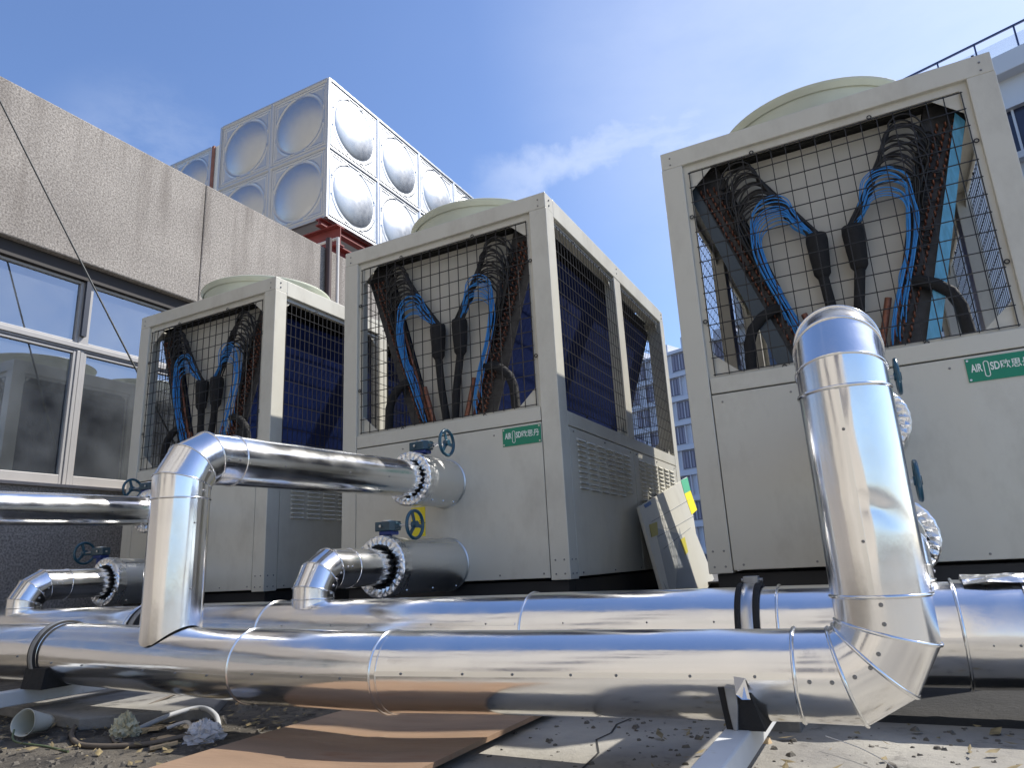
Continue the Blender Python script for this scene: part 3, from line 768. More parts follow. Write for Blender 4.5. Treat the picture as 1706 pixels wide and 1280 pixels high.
# --- branches from the front header: middle and left units
def upper_branch(x, label):
    t = thing('branch_pipe', label, 'pipe', (x,HY,-.16), 'silver branch pipes to the unit valves')
    L = .072; r = .097; ZN = .444
    P = [(x,HY,-.245),(x,HY,.285),(x,HY,ZN-L*1.366),(x,HY+L*.5,ZN-L*.5),(x,HY+L*1.366,ZN),(x,HY+L*1.366+.11,ZN+.003)]
    # riser foot cut to a saddle over the header
    m = MB(); n = 80; vs = []
    for j in range(14):
        for i in range(n):
            a = 2*PI*i/n; dy = r*math.sin(a); hb = -.246 + math.sqrt(max(.1075**2-dy*dy, 0))*1.0 + (.004 if math.cos(a) < .3 else .0)
            z = hb + (.285-hb)*(j/13); vs.append((x+r*math.cos(a), HY+dy, z))
    m.add(vs, [(j*n+i, j*n+(i+1)%n, (j+1)*n+(i+1)%n, (j+1)*n+i) for j in range(13) for i in range(n)], True)
    rs = obj('riser', m, M['pipeZ'], t)
    add_beads(rs, [ring_at((x,HY,.285),(0,0,1),r+.001)], .0032)
    for a_ in (-.12,):
        lap(rs, (x+r*math.cos(a_),HY+r*math.sin(a_),-.12), (x+r*math.cos(a_),HY+r*math.sin(a_),.280), (math.cos(a_),math.sin(a_),0), w=.01, sp=.2)
    lap(rs, (x-r*math.cos(.55),HY-r*math.sin(.55),-.1), (x-r*math.cos(.55),HY-r*math.sin(.55),.280), (-math.cos(.55),-math.sin(.55),0), w=.006, screws=False)
    m, rg = gored(P[1:], r-.0006); e_ = obj('elbow', m, M['pipeZ'], t)
    add_beads(e_, [r_[0] for r_ in rg[1:]] + [rg[-1][1]], .0032)
    s = MB()
    for c, nn in (((x+r,HY+.02,.31),(1,0,0)),((x+r,HY+.04,.38),(1,0,0)),((x+r,HY+.12,.43),(1,0,0)),((x+r,HY+.17,.435),(1,0,0))): screw(s, c, nn, .004)
    obj('screw_row', s, M['screw'], e_)
    # pleated end at the collar
    y0 = HY+L*1.366+.11; m = MB(); n = 80; vs = []; rows = [(y0,0),(y0+.4,0),(y0+.8,0),(YU-.10,0),(YU-.06,.3),(YU-.02,1),(YU+.03,1.6)]
    for yy, k in rows:
        for i in range(n):
            a = 2*PI*i/n; rr = r-.001 - k*.004 + k*.0035*math.cos(a*19)
            zc = ZN+.003+(ZU-ZN-.003)*min(1,(yy-y0)/(YU-y0)); vs.append((x+rr*math.cos(a), yy, zc+rr*math.sin(a)))
    m.add(vs, [(j*n+i, j*n+(i+1)%n, (j+1)*n+(i+1)%n, (j+1)*n+i) for j in range(len(rows)-1) for i in range(n)], True)
    h = obj('branch_run', m, M['pipeY'], t)
    a_ = -.18; lap(h, (x+r*math.cos(a_),y0+.01,ZN+.003+r*math.sin(a_)), (x+r*math.cos(a_),YU-.07,ZU+r*math.sin(a_)), (math.cos(a_),0,math.sin(a_)), w=.008, sp=.28)
    return t
upper_branch(UX['centre']+stx, 'silver pipe rising from the front pipe and turning toward the middle unit')
upper_branch(UX['left']+stx, 'straight silver pipe running in from the left edge below the windows to the smallest unit')

# --- back header
BY, BZ, BR = 2.31, -.236, .137
t = thing('header_pipe', 'thicker silver pipe with black edged clamp, lying behind the front pipe', 'pipe', (-1.5,BY,-.373), 'big silver header pipes')
XS = [-5.5,-3.25,-2.37,-1.128,-.30,.147,.30,3.0]
for k in range(len(XS)-1):
    m = MB(); r0 = BR + (.0015 if k % 2 else 0)
    m.rev((0,BY,BZ), [(r0+.0015,XS[k]-.012)]+[(r0+.0015*(1-j/14)-.0015*j/14,XS[k]+(XS[k+1]-XS[k])*j/14) for j in range(15)], 'x', 96)
    sg_ = obj('cladding_section', m, M['pipeX'], t)
    add_beads(sg_, [ring_at((XS[k]-.012,BY,BZ),(1,0,0),r0+.003)], .0042)
    if k in (2,3,5,6):
        ang = math.radians(-6 if k > 3 else 20); p = (XS[k]+.02,BY-BR*math.cos(ang),BZ+BR*math.sin(ang)); q = (XS[k+1]-.03,BY-BR*math.cos(ang),BZ+BR*math.sin(ang))
        lap(sg_, p, q, (0,-math.cos(ang),math.sin(ang)), w=.009, sp=.2)
# loose foil wrap on top of the header, right
cr = MB(); rnd = random.Random(4)
J = [[rnd.uniform(0,.010) for _ in range(15)] for _ in range(25)]
def wrap(u, v):
    a = math.radians(62+70*v); rr = BR+.008+J[int(u*24)][int(v*14)]
    return (.16+1.3*u, BY-rr*math.cos(a), BZ+rr*math.sin(a))
cr.grid(wrap, 24, 14, False); obj('loose_foil_wrap', cr, M['crumple'], t)
def clamp(X, y, z, r, label, steel=True, tilt=0):
    c = thing('pipe_clamp', label, 'pipe clamp', (X,y,z-r), 'clamps round the silver pipes')
    m = MB()
    for s in (-1,1): m.rev((0,y,z), [(r+.001,X+s*.026-.008),(r+.011,X+s*.026-.008),(r+.012,X+s*.026+.008),(r+.001,X+s*.026+.008)], 'x', 72)
    obj('rubber_edge', m, M['rubber'], c)
    m = MB(); m.rev((0,y,z), [(r+.009,X-.020),(r+.0105,X-.019),(r+.0105,X+.019),(r+.009,X+.020)], 'x', 72); obj('steel_band', m, M['galv'] if not steel else M['steel'], c)
    m = MB(); m.box((X-.022,y+.01,z+r+.004),(X+.022,y+.05,z+r+.030)); m.cyl((X-.03,y+.03,z+r+.018),(X+.034,y+.03,z+r+.018),.006,n=10); obj('clamp_bolt', m, M['galv'], c, bevel=.002)
    return c
clamp(-.395, BY, BZ, BR+.002, 'steel clamp with black rubber edges round the back pipe, left of the tall upright pipe')
clamp(-3.19, BY, BZ, BR+.002, 'black banded clamp round the back pipe beside the foot of the middle riser', steel=False)

def lower_branch(x, label):
    t = thing('branch_pipe', label, 'pipe', (x,BY,-.12), 'silver branch pipes to the unit valves')
    L = .066; r = .087
    P = [(x,BY,-.20),(x,BY,ZL-L*1.366),(x,BY+L*.5,ZL-L*.5),(x,BY+L*1.366,ZL),(x,BY+L*1.366+.12,ZL)]
    m, rg = gored(P, r); e_ = obj('elbow', m, M['pipeZ'], t)
    add_beads(e_, [r_[0] for r_ in rg[1:]] + [rg[-1][1]] + [ring_at((x,BY,ZL-L*1.366-.03),(0,0,1),r+.0008)], .003)
    s = MB()
    for c in ((x+r,BY+.03,ZL-.07),(x+r*.99,BY+.05,ZL-.045),(x+r,BY+.075,ZL-.02),(x+r,BY+.085,ZL),(x+r,BY+.12,ZL+.005),(x+r,BY+.15,ZL+.005),(x+r,BY+.018,ZL-.1)): screw(s, c, (1,0,0), .004)
    obj('screw_row', s, M['steel'], e_)
    y0 = P[-1][1]; m = MB(); n = 80; vs = []; rows = [(y0,0),(y0+.1,0),(YL-.10,0),(YL-.06,.3),(YL-.02,1),(YL+.03,1.6)]
    for yy, k in rows:
        for i in range(n):
            a = 2*PI*i/n; rr = r-.001 - k*.004 + k*.0035*math.cos(a*17)
            vs.append((x+rr*math.cos(a), yy, ZL+rr*math.sin(a)))
    m.add(vs, [(j*n+i, j*n+(i+1)%n, (j+1)*n+(i+1)%n, (j+1)*n+i) for j in range(len(rows)-1) for i in range(n)], True)
    obj('branch_run', m, M['pipeY'], t)
lower_branch(UX['centre']+stx, 'short bent silver pipe from the back header to the lower stub of the middle unit')
lower_branch(UX['left']+stx, 'short bent silver pipe at the left edge to the lower stub of the smallest unit')
lower_branch(UX['right']+stx, 'short bent silver pipe hidden behind the tall upright pipe of the largest unit')

# --- beams under the headers and saddles
for X, lb, y0 in ((-.353, 'white steel beam under the right end of the front pipe', .9), (-2.855, 'pale steel beam under the black clamp of the front pipe at the left', .9)):
    b = MB(); b.box((X,y0,-.39),(X+.053,3.2,-.34)); o = obj('support_beam', b, M['beam'], loc=(X,y0,-.39), bevel=.004); tag(o, lb, 'steel beam', 'pale square beams across the ground')
    for yy in (1.15,2.05,2.9):
        b = MB(); b.box((X-.03,yy,-ZO),(X+.08,yy+.08,-.3905)); o = obj('packing_block', b, M['slab'], loc=(X,yy,-ZO), bevel=.003)
        tag(o, 'small grey block propping the %s beam' % ('right white' if X > -1 else 'left pale'), 'block', 'small blocks under the beams')
# right hanger
t = thing('pipe_saddle', 'grey clamp between black rubber pads where the front pipe rests on the white beam', 'pipe saddle', (-.33,1.6,-.34))
for pr in ([(-.356,-.262),(-.338,-.262),(-.331,-.300),(-.328,-.3405),(-.347,-.3405)], [(-.318,-.272),(-.292,-.276),(-.272,-.3405),(-.324,-.3405)]):
    m = MB(); m.prism(pr, 'y', 1.545, 1.70); obj('rubber_pad', m, M['rubber'], t)
m = MB(); m.prism([(-.341,-.258),(-.318,-.262),(-.318,-.295),(-.324,-.341),(-.332,-.341),(-.338,-.300)], 'y', 1.536, 1.70); obj('clamp_foot', m, M['galv'], t, bevel=.002)
m = MB(); m.add([(-.321,1.545,-.240),(-.299,1.546,-.243),(-.290,1.530,-.280),(-.306,1.526,-.280),(-.318,1.532,-.272)], [(0,1,2,3,4)]); obj('foil_flap', m, M['bead'], t, solid=.001)
# left saddle
t = thing('pipe_clamp', 'black rubber clamp and wedge under the front pipe at the left edge', 'pipe clamp', (-2.79,HY,-.34), 'clamps round the silver pipes')
m = MB(); m.rev((0,HY,-.229), [(.106,-2.812),(.1135,-2.812),(.1135,-2.770),(.107,-2.770)], 'x', 72); obj('rubber_band', m, M['rubber'], t)
m = MB(); m.rev((0,HY,-.229), [(.1136,-2.805),(.1145,-2.804),(.1145,-2.780),(.1136,-2.779)], 'x', 72); obj('steel_band', m, M['galv'], t)
m = MB(); m.prism([(1.535,-.27),(1.70,-.27),(1.72,-.3395),(1.525,-.3395)], 'x', -2.825, -2.70); obj('rubber_wedge', m, M['rubber'], t)

# ================================================================== leaning cover panel
t = thing('cover_panel', 'loose cream cover panel under clear film leaning in the gap beside the middle unit', 'panel', (-1.25,4.4,-ZO))
pn = Vector((.98,0,.2)).normalized()
def poly(name, pts, mt, d0, d1, par=None, bevel=0):
    m = MB(); n = len(pts); vs = [Vector(p)+pn*d1 for p in pts]+[Vector(p)+pn*d0 for p in pts]
    m.add(vs, [tuple(range(n)), tuple(range(2*n-1,n-1,-1))]+[(i,i+n,(i+1)%n+n,(i+1)%n) for i in range(n)])
    return obj(name, m, mt, par or t, bevel=bevel)
poly('panel_sheet', [(-1.383,4.405,.332),(-1.455,6.096,.682),(-1.352,5.751,.18),(-1.279,5.877,-.179),(-1.2235,4.37,-.450)], M['cream'], -.022, 0, bevel=.003)
poly('clear_film', [(-1.387,4.44,.335),(-1.425,5.30,.50),(-1.33,5.27,.06),(-1.262,5.22,-.23),(-1.235,4.45,-.40)], M['film'], .001, .002)
poly('green_tape', [(-1.443,5.802,.625),(-1.454,6.088,.676),(-1.429,6.039,.555),(-1.42,5.78,.511)], mat('green_tape', (.10,.42,.24), .4), .001, .003)
poly('yellow_tape', [(-1.42,5.78,.511),(-1.429,6.039,.555),(-1.395,6.054,.389),(-1.384,5.798,.337)], M['yellow'], .001, .0025)
poly('yellow_tape', [(-1.36,4.501,.218),(-1.365,4.706,.244),(-1.347,4.639,.154),(-1.343,4.471,.136)], mat('yellow_film_tape', (.42,.36,.03), .4), .002, .0035)
poly('yellow_tape', [(-1.341,5.18,.127),(-1.346,5.332,.15),(-1.324,5.299,.039),(-1.318,5.18,.014)], mat('yellow_film_tape2', (.50,.44,.05), .4), .002, .0035)
poly('blue_tape', [(-1.387,4.512,.349),(-1.395,4.699,.388),(-1.39,4.702,.363),(-1.383,4.533,.33)], mat('blue_tape', (.05,.14,.40), .4), .002, .0035)
for p, q in (((-1.365,4.577,.24),(-1.413,5.936,.475)),((-1.344,4.612,.141),(-1.383,5.87,.33)),((-1.328,4.669,.062),(-1.361,5.612,.225))):
    m = MB(); m.bar(Vector(p)+pn*.003, Vector(q)+pn*.003, .004, .001, pn); obj('film_crease', m, M['film'], t)

# ================================================================== WALL BUILDING (left)
XW = -5.90; WY0, WY1 = -4.0, 7.6
t = thing('concrete_building', 'pebbled concrete building with a strip of windows along the left side', 'building', (XW-2,2,-ZO))
PT, PH, SL = 4.17, 2.80, .80
m = MB(); m.box((XW-.55,WY0,PH),(XW,4.455,PT)); m.box((XW-.55,4.463,PH),(XW,WY1,PT+.004)); pp = obj('parapet', m, M['pebble'], t, bevel=.012)
m = MB(); m.box((XW-.40,WY0,-ZO),(XW-.001,WY1,SL)); obj('lower_wall', m, M['pebble'], t)
m = MB(); m.box((XW-.50,4.95,SL+.001),(XW-.06,WY1,PH-.001)); obj('wall_pier', m, M['pebble'], t)
m = MB(); m.box((XW-.38,WY0,SL+.001),(XW+.03,4.94,SL+.028)); obj('window_sill', m, mat('sill', (.42,.36,.31), .8, var=.15), t, bevel=.004)
m = MB(); m.box((XW-.45,WY0,PH-.13),(XW-.07,4.94,PH-.0012)); obj('window_head', m, mat('head_dark', (.035,.03,.028), .7), t)
FX = XW-.13
mull = [-3.8,-2.36,-.92,.52,1.96,3.40,4.84]
TR = 2.05
for i in range(len(mull)-1):
    a, b = mull[i]+.032, mull[i+1]-.032
    w = MB()
    fw = .026
    for (za, zb2) in ((SL+.03,TR-.035),(TR+.036,PH-.135)):
        w.box((FX-.03,a,za),(FX+.02,a+fw,zb2)); w.box((FX-.03,b-fw,za),(FX+.02,b,zb2))
        w.box((FX-.03,a+fw+.0005,za),(FX+.018,b-fw-.0005,za+fw*(3.6 if za < 1.5 else .8))); w.box((FX-.03,a+fw+.0005,zb2-fw*.9),(FX+.018,b-fw-.0005,zb2))
    wf = obj('window', w, M['alu'], t, bevel=.003)
    g = MB(); g.box((FX-.012,a+fw,SL+.03+fw*3.6),(FX-.006,b-fw,TR-.035-fw*.9)); g.box((FX-.012,a+fw,TR+.036+fw*.8),(FX-.006,b-fw,PH-.135-fw*.9))
    obj('pane', g, M['pane'], wf)
m = MB()
for y in mull:
    m.box((FX-.035,y-.0315,SL+.029),(FX+.03,y-.003,TR-.031)); m.box((FX-.035,y+.003,SL+.029),(FX+.024,y+.0315,TR-.031))
    m.box((FX-.035,y-.0315,TR+.033),(FX+.03,y+.0315,PH-.133))
m.box((FX-.04,WY0,TR-.012),(FX+.04,4.94,TR+.032)); m.box((FX-.02,WY0,TR-.030),(FX+.024,4.94,TR-.0125))
obj('window_mullions', m, M['alu'], t, bevel=.003)
for y in mull:
    m = MB(); m.box((FX+.0302,y-.0315,TR+.10),(FX+.062,y+.012,PH-.134)); obj('mullion_cap', m, M['darkalu'], t)
m = MB(); rnd = random.Random(2)
m.grid(lambda u,v: (XW-.22+.012*math.sin(u*150), WY0+(4.94-WY0)*u, SL+.03+(1.98-SL)*v), 300, 2); obj('curtain', m, M['leafcurtain'], t)
m = MB(); m.box((XW-3.5,WY0,-ZO),(XW-3.4,WY1,PT-.3)); m.box((XW-3.4,WY0,PT-.35),(XW-.551,WY1,PT-.3)); m.box((XW-3.4,WY0,-ZO),(XW-.41,WY0+.1,PT-.36)); m.box((XW-3.4,WY1-.1,-ZO),(XW-.51,WY1,PT-.36)); obj('rear_walls', m, M['beigewall'], t)

# white pipe with bracket in front of the parapet
t = thing('wall_pipe', 'thin white pipe with a side arm standing against the concrete parapet', 'pipe', (XW+.10,6.45,-ZO))
m = MB(); m.tube([(XW+.11,6.42,4.34),(XW+.11,6.42,3.0),(XW+.11,6.42,-ZO)], .022, 12); m.tube([(XW-.28,6.42,4.33),(XW+.11,6.42,4.33)], .018, 10); obj('upright_pipe', m, M['whitepipe'], t)
m = MB(); m.tube([(XW+.045,6.32,4.30),(XW+.045,6.32,-ZO)], .04, 12); obj('dark_tube', m, mat('dark_tube', (.06,.035,.035), .6), t)  # thicker dark brown upright close behind the white pipe

# cable from the parapet
t_c = MB(); c0 = Vector((XW+.02,2.30,4.135)); 
# ================================================================== water tanks
TX, TY, TZ0, TZ1, TP = -7.0, 7.48, 5.545, 8.04, 1.28
def panel_mesh():
    me = bpy.data.meshes.new('tank_panel'); m = MB(); nn = 44
    def h(u, v):
        x, y_ = u-.5, v-.5; e_ = .5-max(abs(x),abs(y_)); r = math.hypot(x,y_); z = 0
        R0 = .395
        if r < R0: z += .10*(1-(r/R0)**2)**.8
        z += .016*math.exp(-((e_-.050)/.010)**2)
        if r > R0 and e_ > .05:
            z += .012*math.exp(-((r-.435)/.010)**2) if abs(abs(x)-abs(y_)) < .30 else 0
            if abs(abs(x)-abs(y_)) < .33: z += .010*math.exp(-((e_-.082)/.009)**2)
        if e_ < .016: z = .022
        return z
    n2 = 128
    m.grid(lambda u,v: (u*TP, -h(u,v), v*TP), n2, n2, True)
    me.from_pydata(m.v, [], m.f)
    for p in me.polygons: p.use_smooth = True
    me.materials.append(M['tank']); me.update(); return me
PM = panel_mesh()
def tank(name, label, x1, y0, z0, nx, ny, nz, side):
    t = thing(name, label, 'water tank', (x1-nx*TP/2,y0,z0), 'square panelled steel water tanks')
    bx, by, bz = off(t)
    body = MB(); body.box((x1-nx*TP+.02,y0+.02,z0+.02),(x1-.02,y0+ny*TP-.02,z0+nz*TP-.02)); obj('tank_body', body, M['tank'], t)
    for k in range(nz):
        for i in range(nx):
            o = bpy.data.objects.new('tank_panel', PM); COL.objects.link(o); o.parent = t
            o.location = (x1-(nx-i)*TP-bx, y0-by, z0+k*TP-bz)
        if side:
            for j in range(ny):
                o = bpy.data.objects.new('tank_panel', PM); COL.objects.link(o); o.parent = t
                o.location = (x1-bx, y0+j*TP-by, z0+k*TP-bz); o.rotation_euler[2] = PI/2
    tr = MB()
    for (xx, yy) in ((x1,y0),(x1-nx*TP,y0),(x1,y0+ny*TP)): tr.box((xx-.022,yy-.026,z0-.01),(xx+.026,yy+.022,z0+nz*TP+.01))
    tr.box((x1-nx*TP+.03,y0-.024,z0+nz*TP+.002),(x1-.023,y0+.03,z0+nz*TP+.022)); tr.box((x1-.03,y0+.023,z0+nz*TP+.002),(x1+.024,y0+ny*TP-.03,z0+nz*TP+.022))
    tr.box((x1-nx*TP+.03,y0-.024,z0-.022),(x1-.023,y0+.03,z0-.002)); tr.box((x1-.03,y0+.023,z0-.022),(x1+.024,y0+ny*TP-.03,z0-.002))
    obj('corner_trim', tr, M['tank'], t, bevel=.004)
    return t
TZ0 = TZ1 - 2*TP + .01
t1 = tank('water_tank', 'large panelled steel water tank with round bulges above the parapet', TX, TY, TZ0, 2, 6, 2, True)
t2 = tank('water_tank', 'partly hidden steel water tank with brown edge, left of the large tank', -12.05, 9.2, 6.95, 3, 3, 2, False)
m = MB(); m.box((-12.02,9.16,6.95),(-11.95,9.20,6.95+2*TP)); o = obj('edge_strip', m, M['rust'], t2)
m = MB(); m.box((-12.0,9.21,6.95),(-11.80,9.30,6.95+2*TP)); obj('edge_strip', m, M['white'], t2)
m = MB(); m.cyl((-12.80,9.11,8.82),(-12.80,8.98,8.82),.06,n=16); m.cyl((-12.68,9.11,8.80),(-12.68,9.0,8.80),.05,n=12); m.bar((-12.85,9.0,8.9),(-12.62,9.0,8.72),.05,.05); obj('tank_fitting', m, M['rubber'], t2)
# red steel frame under tanks
t = thing('steel_frame', 'dark red steel girders carrying the water tanks above the roof', 'steel frame', (-8.3,9,-ZO))
def ibeam(mb, p, q, h, w):
    p = Vector(p); q = Vector(q)
    mb.bar(p+Vector((0,0,h/2-.01)), q+Vector((0,0,h/2-.01)), w, .02); mb.bar(p-Vector((0,0,h/2-.01)), q-Vector((0,0,h/2-.01)), w, .02); mb.bar(p, q, .014, h-.041)
m = MB(); zz = TZ0-.024
for X in (-7.10,-9.50): ibeam(m, (X,TY-.06,zz-.06), (X,TY+7.7,zz-.06), .12, .12)
for Y in (TY+.14,TY+2.6,TY+5.1): ibeam(m, (-9.8,Y,zz-.29), (-6.82,Y,zz-.29), .33, .18)
obj('girder', m, M['red'], t)
m = MB()
for X in (-6.95,-9.6): ibeam(m, (X,TY+.05,zz-.60), (X,TY+7.6,zz-.60), .28, .22)
obj('lower_girder', m, M['red'], t)
m = MB(); m.bar((-15.9,9.5,6.80),(-12.0,9.5,6.80),.2,.25); m.bar((-15.9,12.5,6.80),(-12.0,12.5,6.80),.2,.25); obj('girder', m, M['red'], t)
m = MB()
for X in (-7.1,-9.6,-12.4,-15.6):
    for Y in (TY+1.0,TY+5.4): m.bar((X,Y,-ZO),(X,Y,zz-.74 if X > -10 else 6.67),.2,.2)
obj('post', m, M['red'], t)

# ================================================================== BACKGROUND BUILDINGS
def facade_thing(name, label, p0, d, wid, top, mt, depth=14):
    t = thing(name, label, 'building', (p0[0],p0[1],-ZO)); return t
az = lambda a, R_: Vector((math.sin(math.radians(a))*R_, math.cos(math.radians(a))*R_, 0))
dF = Vector((math.sin(math.radians(-70.5)), math.cos(math.radians(-70.5)), 0)); nF = Vector((-dF.y, dF.x, 0))
if nF.y > 0: nF = -nF
# building A: between the units
base = az(-12.5, 85)
t = thing('apartment_block', 'white apartment block with curtained windows in the gap between two units', 'building', (base.x,base.y,-ZO))
top = 26.3; FH = 3.05
def FP(u, z, d=0): v = base + dF*u - (-nF)*d*1; v = base + dF*u + nF*d; return (v.x, v.y, z)
def fbox(mb, u0, u1, z0, z1, d0, d1):
    vs = [FP(u,z,d) for d in (d0,d1) for (u,z) in ((u0,z0),(u1,z0),(u1,z1),(u0,z1))]
    mb.add(vs, [(0,1,2,3),(7,6,5,4),(0,4,5,1),(1,5,6,2),(2,6,7,3),(3,7,4,0)])
m = MB(); fbox(m, -16, 24, -ZO, top-1.2, -12, 0); obj('wall', m, M['bldg'], t)
m = MB(); 
for k in range(9): fbox(m, -16+k*4.6, -16+k*4.6+2.6, top-1.2+.01, top+.4*(k%2), -3, 0)
obj('roof_screen', m, M['bldg'], t)
cur = MB(); slab = MB()
glass_dark = mat('window_dark', (.035,.04,.07), .15, var=.3, vscale=1)
glass_hazed = mat('window_hazed', (.13,.13,.19), .35, var=.2, vscale=1)  # distance haze mixed into the glass colour, so paler than the dark glass
nrow = 9
for r in range(nrow):
    z1 = top-1.6-r*FH; z0_ = z1-FH*.72
    fbox(slab, -16.2, 24.2, z1+.02, z1+.42, .01, .5)
    for c in range(13):
        u = -15.5 + c*3.05 + (1.3 if r % 2 else 0)
        w = MB(); fbox(w, u, u+2.1, z0_, z1-.1, .02, .12); wo = obj('window', w, glass_hazed, t)
        q = MB()
        for s in range(5): fbox(q, u+.12+s*.42, u+.12+s*.42+.24, z0_+.1, z1-.2, .125, .16)
        obj('curtain', q, M['curtain'], wo)
        q = MB(); fbox(q, u-.12, u, z0_-.1, z1, .02, .3); fbox(q, u+2.1, u+2.22, z0_-.1, z1, .02, .3); fbox(q, u+1.0, u+1.07, z0_, z1-.1, .165, .2); obj('frame', q, M['bldg'], wo)
obj('floor_band', slab, M['bldg'], t)
# building B: top right
base = az(17.0, 46)
Bz = 46*math.tan(math.radians(31.0))*.985 - 2.1
t = thing('office_tower', 'tall pale building with ribbon windows and glass railing at top right', 'building', (base.x,base.y,-ZO))
top = Bz+1.2
m = MB(); fbox(m, -22, 22, -ZO, top, -14, 0); obj('wall', m, M['bldg2'], t)
m = MB(); fbox(m, -22.3, 22.3, top-.01, top+1.2, -1.2, .9); obj('cornice', m, M['bldg2'], t, bevel=.05)
for k in range(8):
    z1 = top-2.1-k*4.6
    w = MB(); fbox(w, -21.5, 21.5, z1-2.9, z1, .02, .08); wo = obj('ribbon_window', w, glass_dark, t)
    q = MB(); fbox(q, -22, 22, z1-3.3, z1-2.9, .02, .7); fbox(q, -22, 22, z1, z1+.25, .02, .5)
    for j in range(15): fbox(q, -21.5+j*3.07, -21.5+j*3.07+.12, z1-2.9, z1, .085, .2)
    obj('window_frame', q, M['bldg2'], wo)
m = MB()
for a in (-22,): 
    p = FP(-22,top+2.75,.6); q = FP(22,top+2.75,.6); m.bar(p, q, .10, .12)
for j in range(23): m.bar(FP(-22+2*j,top+1.2,.6), FP(-22+2*j,top+2.7,.6), .08, .08)
rl = obj('railing', m, mat('railing_blue', (.03,.05,.13), .4), t)
g = MB()
fbox(g, -22, 22, top+1.3, top+2.2, .58, .60); obj('railing_glass', g, M['railglass'], rl)
# small roof bracket seen over the largest unit's top
b2 = az(8.6, 40); zb2 = 40*math.tan(math.radians(31.3))
t = thing('roof_camera', 'small dark bracket and rod sticking up behind the top edge of the largest unit', 'bracket', (b2.x,b2.y,zb2-3))
m = MB(); m.bar((b2.x-.9,b2.y,zb2+.1),(b2.x+1.2,b2.y,zb2-.9),.22,.22); m.bar((b2.x-1.0,b2.y,zb2+.35),(b2.x-.55,b2.y,zb2+.1),.4,.35); obj('bracket_arm', m, M['plastic'], t)
m = MB(); m.bar((b2.x+2.2,b2.y,zb2-1.6),(b2.x+2.2,b2.y,zb2+.75),.12,.12); obj('rod', m, M['darkalu'], t)
m = MB(); m.box((b2.x-1,b2.y-.3,-ZO),(b2.x+2.6,b2.y+1.5,zb2-1.2)); m.prism([(b2.x-1.2,zb2-1.199),(b2.x+2.8,zb2-1.199),(b2.x+.8,zb2-.9)], 'y', b2.y-.3, b2.y+1.5) ; obj('roof_turret', m, M['bldg2'], t)
# lattice mast
ma = az(-22.6, 30); mz = 30*math.tan(math.radians(27.6))
t = thing('lattice_mast', 'tiny dark lattice frame showing above the rear roof edge of the middle unit', 'mast', (ma.x,ma.y,-ZO))
m = MB(); s = .22
C4 = [(ma.x+a,ma.y+b) for a, b in ((-s,-s),(s,-s),(s,s),(-s,s))]
for x, y in C4: m.bar((x,y,-ZO),(x,y,mz),.05,.05)
for k in range(18):
    z = mz - k*.9
    for i in range(4):
        a, b = C4[i], C4[(i+1)%4]; m.bar((*a,z),(*b,z),.04,.04); m.bar((*a,z-.9),(*b,z),.03,.03)
obj('lattice', m, mat('mast_paint', (.06,.06,.10), .5), t)
# building behind the viewer (mirrored in the polished pipes) and hedge beyond on the right
t = thing('rendered_building', 'tall beige rendered building behind the viewer, mirrored in the polished pipes', 'building', (0,-7.5,-ZO))
m = MB(); m.box((-26,-16,-ZO),(1.6,-6.5,21)); obj('wall', m, M['beigewall'], t)
m = MB(); m.box((-26.2,-16.2,21.01),(1.8,-6.3,21.3)); obj('roof_slab', m, M['slab'], t)
for r in range(6):
    for k in range(6):
        x = -24+k*4.6; z = 1.6+r*3.3; w = MB(); w.box((x,-6.499,z),(x+1.3,-6.46,z+1.4)); wo = obj('window', w, glass_dark, t)
        q = MB(); q.box((x-.06,-6.499,z-.06),(x+1.36,-6.44,z-.001)); q.box((x+.62,-6.459,z),(x+.68,-6.43,z+1.4)); obj('window_frame', q, M['alu'], wo)

# ================================================================== GROUND
def sheet(name, pts, z, mt, kind, th=0):
    m = MB()
    if th: m.prism(pts, 'z', z-th, z)
    else: m.add([(x,y,z) for x,y in pts], [tuple(range(len(pts)))])
    o = obj(name, m, mt); 
    if kind: o['kind'] = kind
    return o
sheet('ground', [(-400,-400),(400,-400),(400,400),(-400,400)], -ZO, M['ground'], 'structure')
sheet('concrete_pavement', [(-1.72,-6.4),(9,-6.4),(9,2.24),(-.20,2.22),(-.9,2.30),(-1.65,2.5)], -ZO+.006, M['concrete'], 'structure', .005)
sheet('dirt_ground', [(-8,-6.4),(-1.721,-6.4),(-1.66,2.5),(-2.3,2.7),(-8,2.7)], -ZO+.004, M['dirt'], 'structure')
sheet('painted_shade_strip', [(-.95,2.10),(9,2.10),(9,3.30),(-.95,3.30)], -ZO+.003, M['groundshade'], 'structure')  # shade of the pipes and units, painted as a near-black strip of ground
# crack
m = MB(); rnd = random.Random(9); pts = [Vector((-.735,2.22)),Vector((-.745,2.10)),Vector((-.760,2.02)),Vector((-.740,1.92)),Vector((-.752,1.84)),Vector((-.70,1.72)),Vector((-.69,1.62)),Vector((-.67,1.4))]
vs = []
for p in pts: vs += [(p.x-.0028,p.y,-ZO+.0075),(p.x+.0028,p.y,-ZO+.0075)]
m.add(vs, [(2*i,2*i+1,2*i+3,2*i+2) for i in range(len(pts)-1)]); o = obj('pavement_crack', m, M['gap']); o['kind'] = 'structure'
